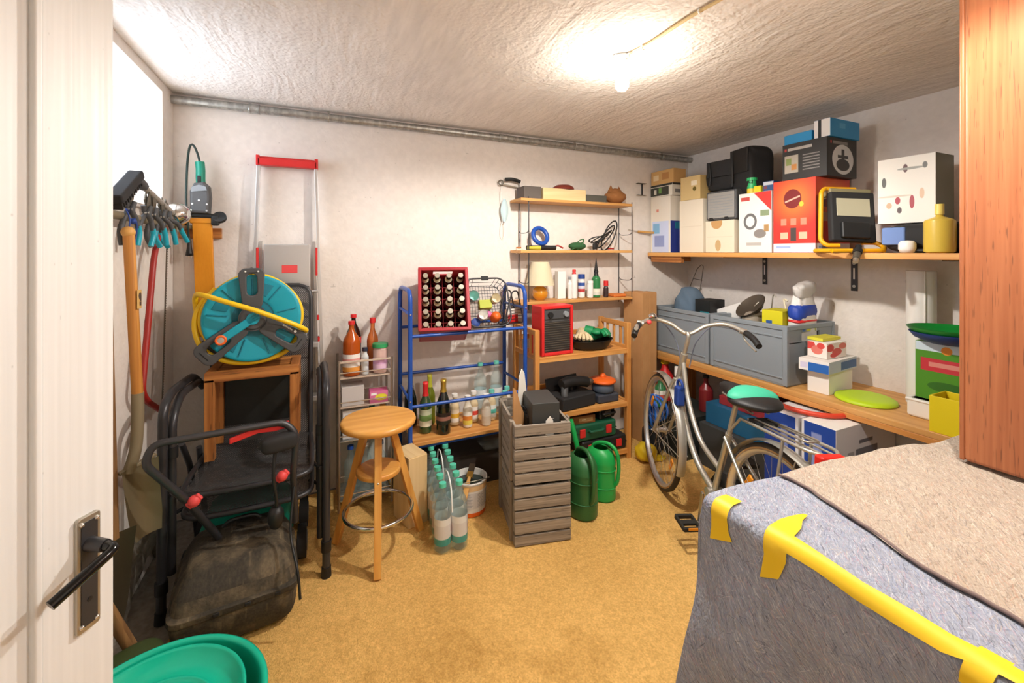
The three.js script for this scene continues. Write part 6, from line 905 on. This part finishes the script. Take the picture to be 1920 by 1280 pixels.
{
  const g = thing('yellow_box', 'bright yellow open box at the near end of the bench', 'box', [2.64, BT, -0.945]); const m = own(std(0xe6cf12, 0.5)); for (const [x, z, w, d] of [[-0.07, 0, 0.006, 0.15], [0.07, 0, 0.006, 0.15], [0, -0.075, 0.146, 0.006], [0, 0.075, 0.146, 0.006]]) part(g, 'wall', bx(w, 0.165, d, 0.002), m, [x, 0.0825, z]); part(g, 'base', bx(0.14, 0.006, 0.145, 0.001), m, [0, 0.004, 0]);
}
carton('cream_board', 'pale cream board leaning on the right wall above the dishes', [3.06, 3.09, BT, 1.15, -1.07, -0.75], own(std(0xdcdcb8, 0.7)), { flap: false, category: 'board' });
// ---------- under the bench ----------
carton('large_carton', 'large white and blue carton on the floor under the bench, nearer the viewer', [2.36, 2.90, 0, 0.605, -1.47, -1.30], W2, { front: art('#1f47a0', [['#8f9cd0', 0.3, 0.08, 0.3, 0.3], ['#e8e8ee', 0, 0, 0.08, 1], ['#3a5fb4', 0.65, 0.3, 0.2, 0.3]]), side: print(192, 192, (c, w, h) => { c.fillStyle = '#d6d8e0'; c.fillRect(0, 0, w, h); c.fillStyle = '#6a6c78'; c.fillRect(70, 26, 44, 6); c.fillRect(60, 40, 70, 12); c.fillStyle = '#9a9ca6'; c.fillRect(34, 42, 20, 10); c.fillRect(58, 62, 40, 5); }) });
carton('large_carton', 'dark blue carton on the floor under the bench, behind the white one', [2.36, 2.88, 0, 0.60, -1.68, -1.485], own(std(0xd6d6da, 0.6)), { front: art('#1c3f94', [['#7f8cc4', 0.5, 0.1, 0.2, 0.25], ['#e8e8ee', 0.92, 0, 0.08, 1]]) });
carton('grey_board', 'pale grey panel leaning under the bench beside the large cartons', [2.92, 2.95, 0, 0.62, -1.36, -1.0], own(std(0xc9ccd6, 0.6)), { flap: false, category: 'panel' });
{ const g = thing('toy_hoop', 'red orange plastic hoop lying on the large cartons', 'hoop', [2.60, 0.622, -1.56]); const r = ring(0.19, 0.0135, 64, 12); part(g, 'hoop', move(r, 0, 0, 0, Math.PI / 2), own(std(0xd9452c, 0.4))); part(g, 'joint', move(cy(0.0155, 0.0155, 0.04, 14), 0, 0, 0.19, 0, 0, Math.PI / 2), M.darkred); }
bottle('red_canister', 'red plastic canister with yellow cap under the far end of the bench', [2.62, 0, -2.74], 0.585, 0.07, 0.025, 0.78, 0.9, M.red, { cap: M.yellow, capH: 0.04, category: 'canister' });
bottle('spray_bottle', 'white spray bottle with green band under the bench behind the wheel', [2.47, 0.30, -2.46], 0.27, 0.035, 0.013, 0.55, 0.75, W2, { cap: M.white, capH: 0.07, label: [[0.05, 0.35, band('#5fb56a', '#e8efe4')]] });
bottle('cleaner_bottle', 'green cleaner bottle with white red label under the bench', [2.42, 0.30, -2.58], 0.22, 0.045, 0.016, 0.6, 0.8, own(std(0x2f7a4a, 0.35)), { cap: M.white, label: [[0.3, 0.6, band('#e9e6da', '#c9584a')]] });
bottle('dark_bottle', 'dark red bottle under the bench behind the handlebar stem', [2.66, 0.30, -2.36], 0.26, 0.05, 0.016, 0.6, 0.8, own(std(0x7a2226, 0.3)), { cap: M.black });
carton('low_crate', 'dark plastic box on the floor under the far end of the bench', [2.36, 2.80, 0, 0.298, -2.65, -2.30], own(std(0x2a2f2c, 0.6)), { flap: false });
carton('blue_box', 'blue flat box under the bench behind the bicycle saddle', [2.50, 2.95, 0.30, 0.44, -2.22, -1.75], own(std(0x1f5f86, 0.5)), { flap: false }); carton('low_crate', 'dark grey box on the floor under the bench below the blue box', [2.46, 2.98, 0, 0.298, -2.24, -1.74], own(std(0x3a3c3c, 0.7)), { flap: false });
carton('red_box', 'flat red box on top of the blue box under the bench', [2.55, 2.92, 0.442, 0.50, -2.15, -1.8], own(std(0x9c2f34, 0.5)), { flap: false });
{ const g = thing('blue_rope', 'tangle of bright blue rope behind the front wheel', 'rope', [2.27, 0.0, -2.50]); for (let i = 0; i < 7; i++) { const r = ring(0.075 + 0.006 * (i % 3), 0.009, 36, 8); part(g, 'loop', r, own(std(0x2169c9, 0.6)), [0.012 * i - 0.03, 0.26 + 0.016 * i, 0.01 * (i % 3)], [0.2 * i - 0.4, 0.5 + 0.25 * i, 0.2]); } part(g, 'bundle', lump(0.14, 0.24, 0.14, 0.7, 21), own(std(0x14161a, 0.8))); }
{ const g = thing('yellow_ball', 'yellow net bag on the floor behind the front wheel', 'bag', [2.14, 0.0, -2.42]); part(g, 'bag', lump(0.15, 0.13, 0.15, 0.9, 31), own(std(0xd9b81c, 0.6))); part(g, 'tail', lump(0.09, 0.03, 0.06, 0.8, 33), own(std(0xd9b81c, 0.6)), [0.1, 0, 0.03]); }
// ---------- bicycle ----------
{
  const g = thing('bicycle', 'silver step through city bicycle with turquoise saddle cover', 'bicycle', [1.99, 0.004, -2.135]); g.rotation.order = 'YXZ'; g.rotation.y = Math.atan2(-0.95, -0.31); g.rotation.x = -0.045;
  const R = 0.335, tyre = own(std(0x3a3228, 0.85)), gum = own(std(0xb08a58, 0.85));
  const wheel = (x, steer) => {
    const w = part(g, 'wheel', ring(R, 0.0165, 90, 12), tyre, [x, R + 0.0165, 0], [0, steer, 0]);
    part(w, 'sidewall', ring(R - 0.004, 0.0168, 90, 10), gum); part(w, 'rim', (() => { const q = lathe([[R - 0.028, -0.010], [R - 0.012, -0.0175], [R - 0.01, -0.017], [R - 0.01, 0.017], [R - 0.012, 0.0175], [R - 0.028, 0.010], [R - 0.028, -0.010]], 80); return move(q, 0, 0, 0, Math.PI / 2); })(), M.alu);
    part(w, 'hub', move(join(cy(0.014, 0.014, 0.07, 16), move(cy(0.026, 0.026, 0.004, 20), 0, 0.026, 0), move(cy(0.026, 0.026, 0.004, 20), 0, -0.026, 0), cy(0.005, 0.005, 0.13, 10)), 0, 0, 0, Math.PI / 2), M.alu);
    const sp = []; for (let i = 0; i < 32; i++) { const a = i / 32 * Math.PI * 2, b = a + (i % 4 < 2 ? 0.9 : -0.9), z = i % 2 ? 0.026 : -0.026; sp.push(pipe([[0.024 * Math.cos(b), 0.024 * Math.sin(b), z], [(R - 0.026) * Math.cos(a), (R - 0.026) * Math.sin(a), 0]], 0.0011, 0, 1, 4)); } part(w, 'spokes', mergeGeometries(sp), M.steel);
    for (const a of [2.6, 5.7]) part(w, 'spoke_reflector', move(bx(0.03, 0.075, 0.01, 0.004), 0.23 * Math.cos(a), 0.23 * Math.sin(a), 0, 0, 0, a), M.amber);
    return w;
  };
  wheel(0, -0.12); wheel(1.05, 0);
  const fender = (x, a0, a1, st) => { const f = gridGeo(6, 40, (u, v) => { const a = mix(a0, a1, v), s = u * 2 - 1, r = R + 0.034 - 0.008 * s * s; return [r * Math.cos(a), r * Math.sin(a), s * 0.024, u, v]; }); return part(g, 'mudguard', f, own(std(0xb4b2aa, 0.35, { metalness: 0.6, side: THREE.DoubleSide })), [x, R + 0.0165, 0], [0, st, 0]); };
  const f1 = fender(0, -0.35, 2.0, -0.12), f2 = fender(1.05, -0.1, 2.6, 0);
  for (const [f, a] of [[f1, 0.0], [f1, 0.55], [f2, 0.3], [f2, 1.3]]) for (const s of [-1, 1]) part(f, 'stay', pipe([[0, 0, s * 0.055], [(R + 0.03) * Math.cos(a), (R + 0.03) * Math.sin(a), s * 0.026]], 0.0028), M.silver);
  const tube = (n, pts, r) => part(g, n, pts.length > 2 ? spline(pts, r, 40, 12) : pipe(pts, r, 0, 2, 12), M.silver);
  for (const s of [-1, 1]) tube('fork_blade', [[0.0, 0.35, s * 0.05], [0.05, 0.44, s * 0.05], [0.17, 0.68, s * 0.036], [0.2, 0.74, s * 0.026]], 0.0105);
  tube('head_tube', [[0.195, 0.735, 0], [0.25, 0.90, 0]], 0.019); tube('stem', [[0.25, 0.90, 0], [0.285, 1.0, 0], [0.275, 1.03, 0]], 0.012);
  tube('down_tube', [[0.21, 0.75, 0], [0.27, 0.56, 0], [0.42, 0.37, 0], [0.60, 0.285, 0]], 0.0165); tube('down_tube', [[0.235, 0.86, 0], [0.31, 0.66, 0], [0.45, 0.49, 0], [0.635, 0.42, 0]], 0.0135);
  tube('seat_tube', [[0.60, 0.285, 0], [0.70, 0.62, 0]], 0.016); tube('seat_post', [[0.695, 0.60, 0], [0.755, 0.82, 0]], 0.012);
  for (const s of [-1, 1]) { tube('chain_stay', [[0.61, 0.285, s * 0.02], [1.05, 0.35, s * 0.06]], 0.009); tube('seat_stay', [[0.69, 0.60, s * 0.016], [1.05, 0.35, s * 0.06]], 0.008); }
  part(g, 'bottom_bracket', move(cy(0.023, 0.023, 0.08, 18), 0.60, 0.285, 0, Math.PI / 2), M.silver); part(g, 'chain_guard', ext([[0.48, 0.29], [0.54, 0.37], [0.66, 0.39], [1.05, 0.40], [1.09, 0.35], [1.05, 0.30], [0.66, 0.19], [0.54, 0.2]], 0.02, 0.004), M.blackmatte, [0, 0, -0.06]);
  const cr = part(g, 'crank', move(bx(0.02, 0.17, 0.012, 0.004), 0, -0.085, 0), M.steel, [0.60, 0.285, 0.062], [0, 0, -0.12]); part(cr, 'pedal_axle', move(cy(0.006, 0.006, 0.1, 10), 0, -0.165, 0.05, Math.PI / 2), M.steel);
  const pd = part(cr, 'pedal', join(move(bx(0.016, 0.022, 0.09, 0.004), -0.045, 0, 0), move(bx(0.016, 0.022, 0.09, 0.004), 0.045, 0, 0), move(bx(0.1, 0.022, 0.012, 0.004), 0, 0, 0.042), move(bx(0.1, 0.022, 0.012, 0.004), 0, 0, -0.042), move(bx(0.03, 0.016, 0.09, 0.004), 0, 0, 0)), M.rubber, [0, -0.165, 0.06]); 
  part(g, 'pedal_reflector', bx(0.004, 0.012, 0.05, 0.001), M.amber, [0.634, 0.121, 0.122]);
  const c2 = part(g, 'crank', move(bx(0.02, 0.17, 0.012, 0.004), 0, 0.085, 0), M.steel, [0.60, 0.285, -0.085], [0, 0, -0.12]); part(c2, 'pedal', bx(0.1, 0.022, 0.09, 0.006), M.rubber, [0, 0.165, -0.06]);
  const hb = new THREE.Group(); const H = [];
  const bar = part(g, 'handlebar', spline([[0.20, 0.04, 0.30], [0.08, 0.045, 0.28], [-0.02, 0.07, 0.2], [-0.04, 0.05, 0.1], [-0.02, 0.0, 0.0], [-0.04, 0.05, -0.1], [-0.02, 0.07, -0.2], [0.08, 0.045, -0.28], [0.20, 0.0, -0.31]], 0.0115, 70, 10), M.silver, [0.285, 1.02, 0], [0, -0.35, 0]);
  for (const s of [-1, 1]) { part(bar, 'grip', spline([[0.08, 0.045, s * 0.28], [0.15, 0.028, s * 0.298], [0.205, 0.0, s * 0.31]], 0.0165, 14, 10), M.black); part(bar, 'brake_lever', spline([[0.05, 0.04, s * 0.27], [0.06, 0.0, s * 0.285], [0.16, -0.035, s * 0.31]], 0.005, 16), M.silver); part(bar, 'lever_clamp', move(cy(0.016, 0.016, 0.035, 12), 0.05, 0.05, s * 0.272, 1.4, 0, 0), M.silver); part(bar, 'brake_cable', spline([[0.05, 0.04, s * 0.27], [-0.06, 0.06, s * 0.16], [-0.08, -0.05, s * 0.06], [-0.05, -0.2, s * 0.02]], 0.0035, 30, 6), own(std(0x6a7080, 0.5))); }
  part(bar, 'bell', lathe([[0, 0.024], [0.015, 0.02], [0.024, 0.01], [0.026, 0], [0, 0]], 20), M.chrome, [-0.0, 0.085, 0.2]); part(bar, 'bell_button', sph(0.014, 12, 8), M.knobred, [0.02, 0.055, 0.22]);
  part(g, 'frame_lock', join(bx(0.05, 0.11, 0.05, 0.01), move(ring(0.03, 0.008, 24, 8), 0, 0.06, 0)), M.navy, [0.27, 0.66, 0.03]);
  const saddleShape = (k, y0) => { const q = new THREE.SphereGeometry(1, 28, 18), p = q.attributes.position; for (let i = 0; i < p.count; i++) { const x = p.getX(i), w = 0.03 + 0.075 * sm(-0.5, 0.5, x), y = p.getY(i); p.setXYZ(i, x * 0.15 * k, y > 0 ? y * 0.032 * k + y0 : y * 0.028, p.getZ(i) * w * (k > 1 ? 1.03 : 1)); } q.computeVertexNormals(); return q; };
  const saddle = part(g, 'saddle', saddleShape(1, 0), M.black, [0.80, 0.835, 0]); saddle.scale.setScalar(1.25);
  const cov = new THREE.SphereGeometry(1, 26, 10, 0, Math.PI * 2, 0, Math.PI / 2), cp = cov.attributes.position; for (let i = 0; i < cp.count; i++) { const x = cp.getX(i) * 0.42 + 0.2, w = 0.03 + 0.075 * sm(-0.5, 0.5, x); cp.setXYZ(i, x * 0.15, 0.012 + cp.getY(i) * 0.034, cp.getZ(i) * w); } cov.computeVertexNormals();
  part(saddle, 'rain_cover', cov, own(std(0x3fb592, 0.55, { side: THREE.DoubleSide })), [0, 0, 0], [0, 0, 0], 'turquoise rain cover');
  for (const s of [-1, 1]) part(saddle, 'saddle_rail', pipe([[-0.1, -0.02, s * 0.02], [0.09, -0.03, s * 0.03]], 0.004), M.steel);
  const ca = part(g, 'carrier', mergeGeometries([pipe([[0.86, 0.755, 0.055], [1.24, 0.785, 0.06], [1.30, 0.785, 0.0], [1.24, 0.785, -0.06], [0.86, 0.755, -0.055]], 0.007, 0.04, 50, 8), ...[1, -1].map((s) => pipe([[1.06, 0.36, s * 0.066], [1.10, 0.56, s * 0.066], [1.12, 0.77, s * 0.06]], 0.006, 0.05, 16, 8)), ...[-0.02, 0.02].map((z) => pipe([[0.86, 0.755, z], [1.28, 0.785, z]], 0.004, 0, 1, 6)), pipe([[0.86, 0.755, 0.055], [0.7, 0.63, 0.0]], 0.006, 0, 1, 8)]), M.silver); part(ca, 'spring_clip', pipe([[0.92, 0.775, 0.03], [1.2, 0.80, 0.03], [1.2, 0.80, -0.03], [0.92, 0.775, -0.03]], 0.004, 0.02, 30, 6), M.steel); part(ca, 'clip_plate', bx(0.07, 0.02, 0.09, 0.006), M.blackmatte, [0.93, 0.765, 0]);
  part(ca, 'rear_light', bx(0.04, 0.055, 0.10, 0.01), M.reflector, [1.285, 0.765, 0.01]);
  part(g, 'kickstand', pipe([[0.72, 0.27, 0.04], [0.80, 0.012, 0.14]], 0.008), M.black);
}

renderer.render(scene, camera);
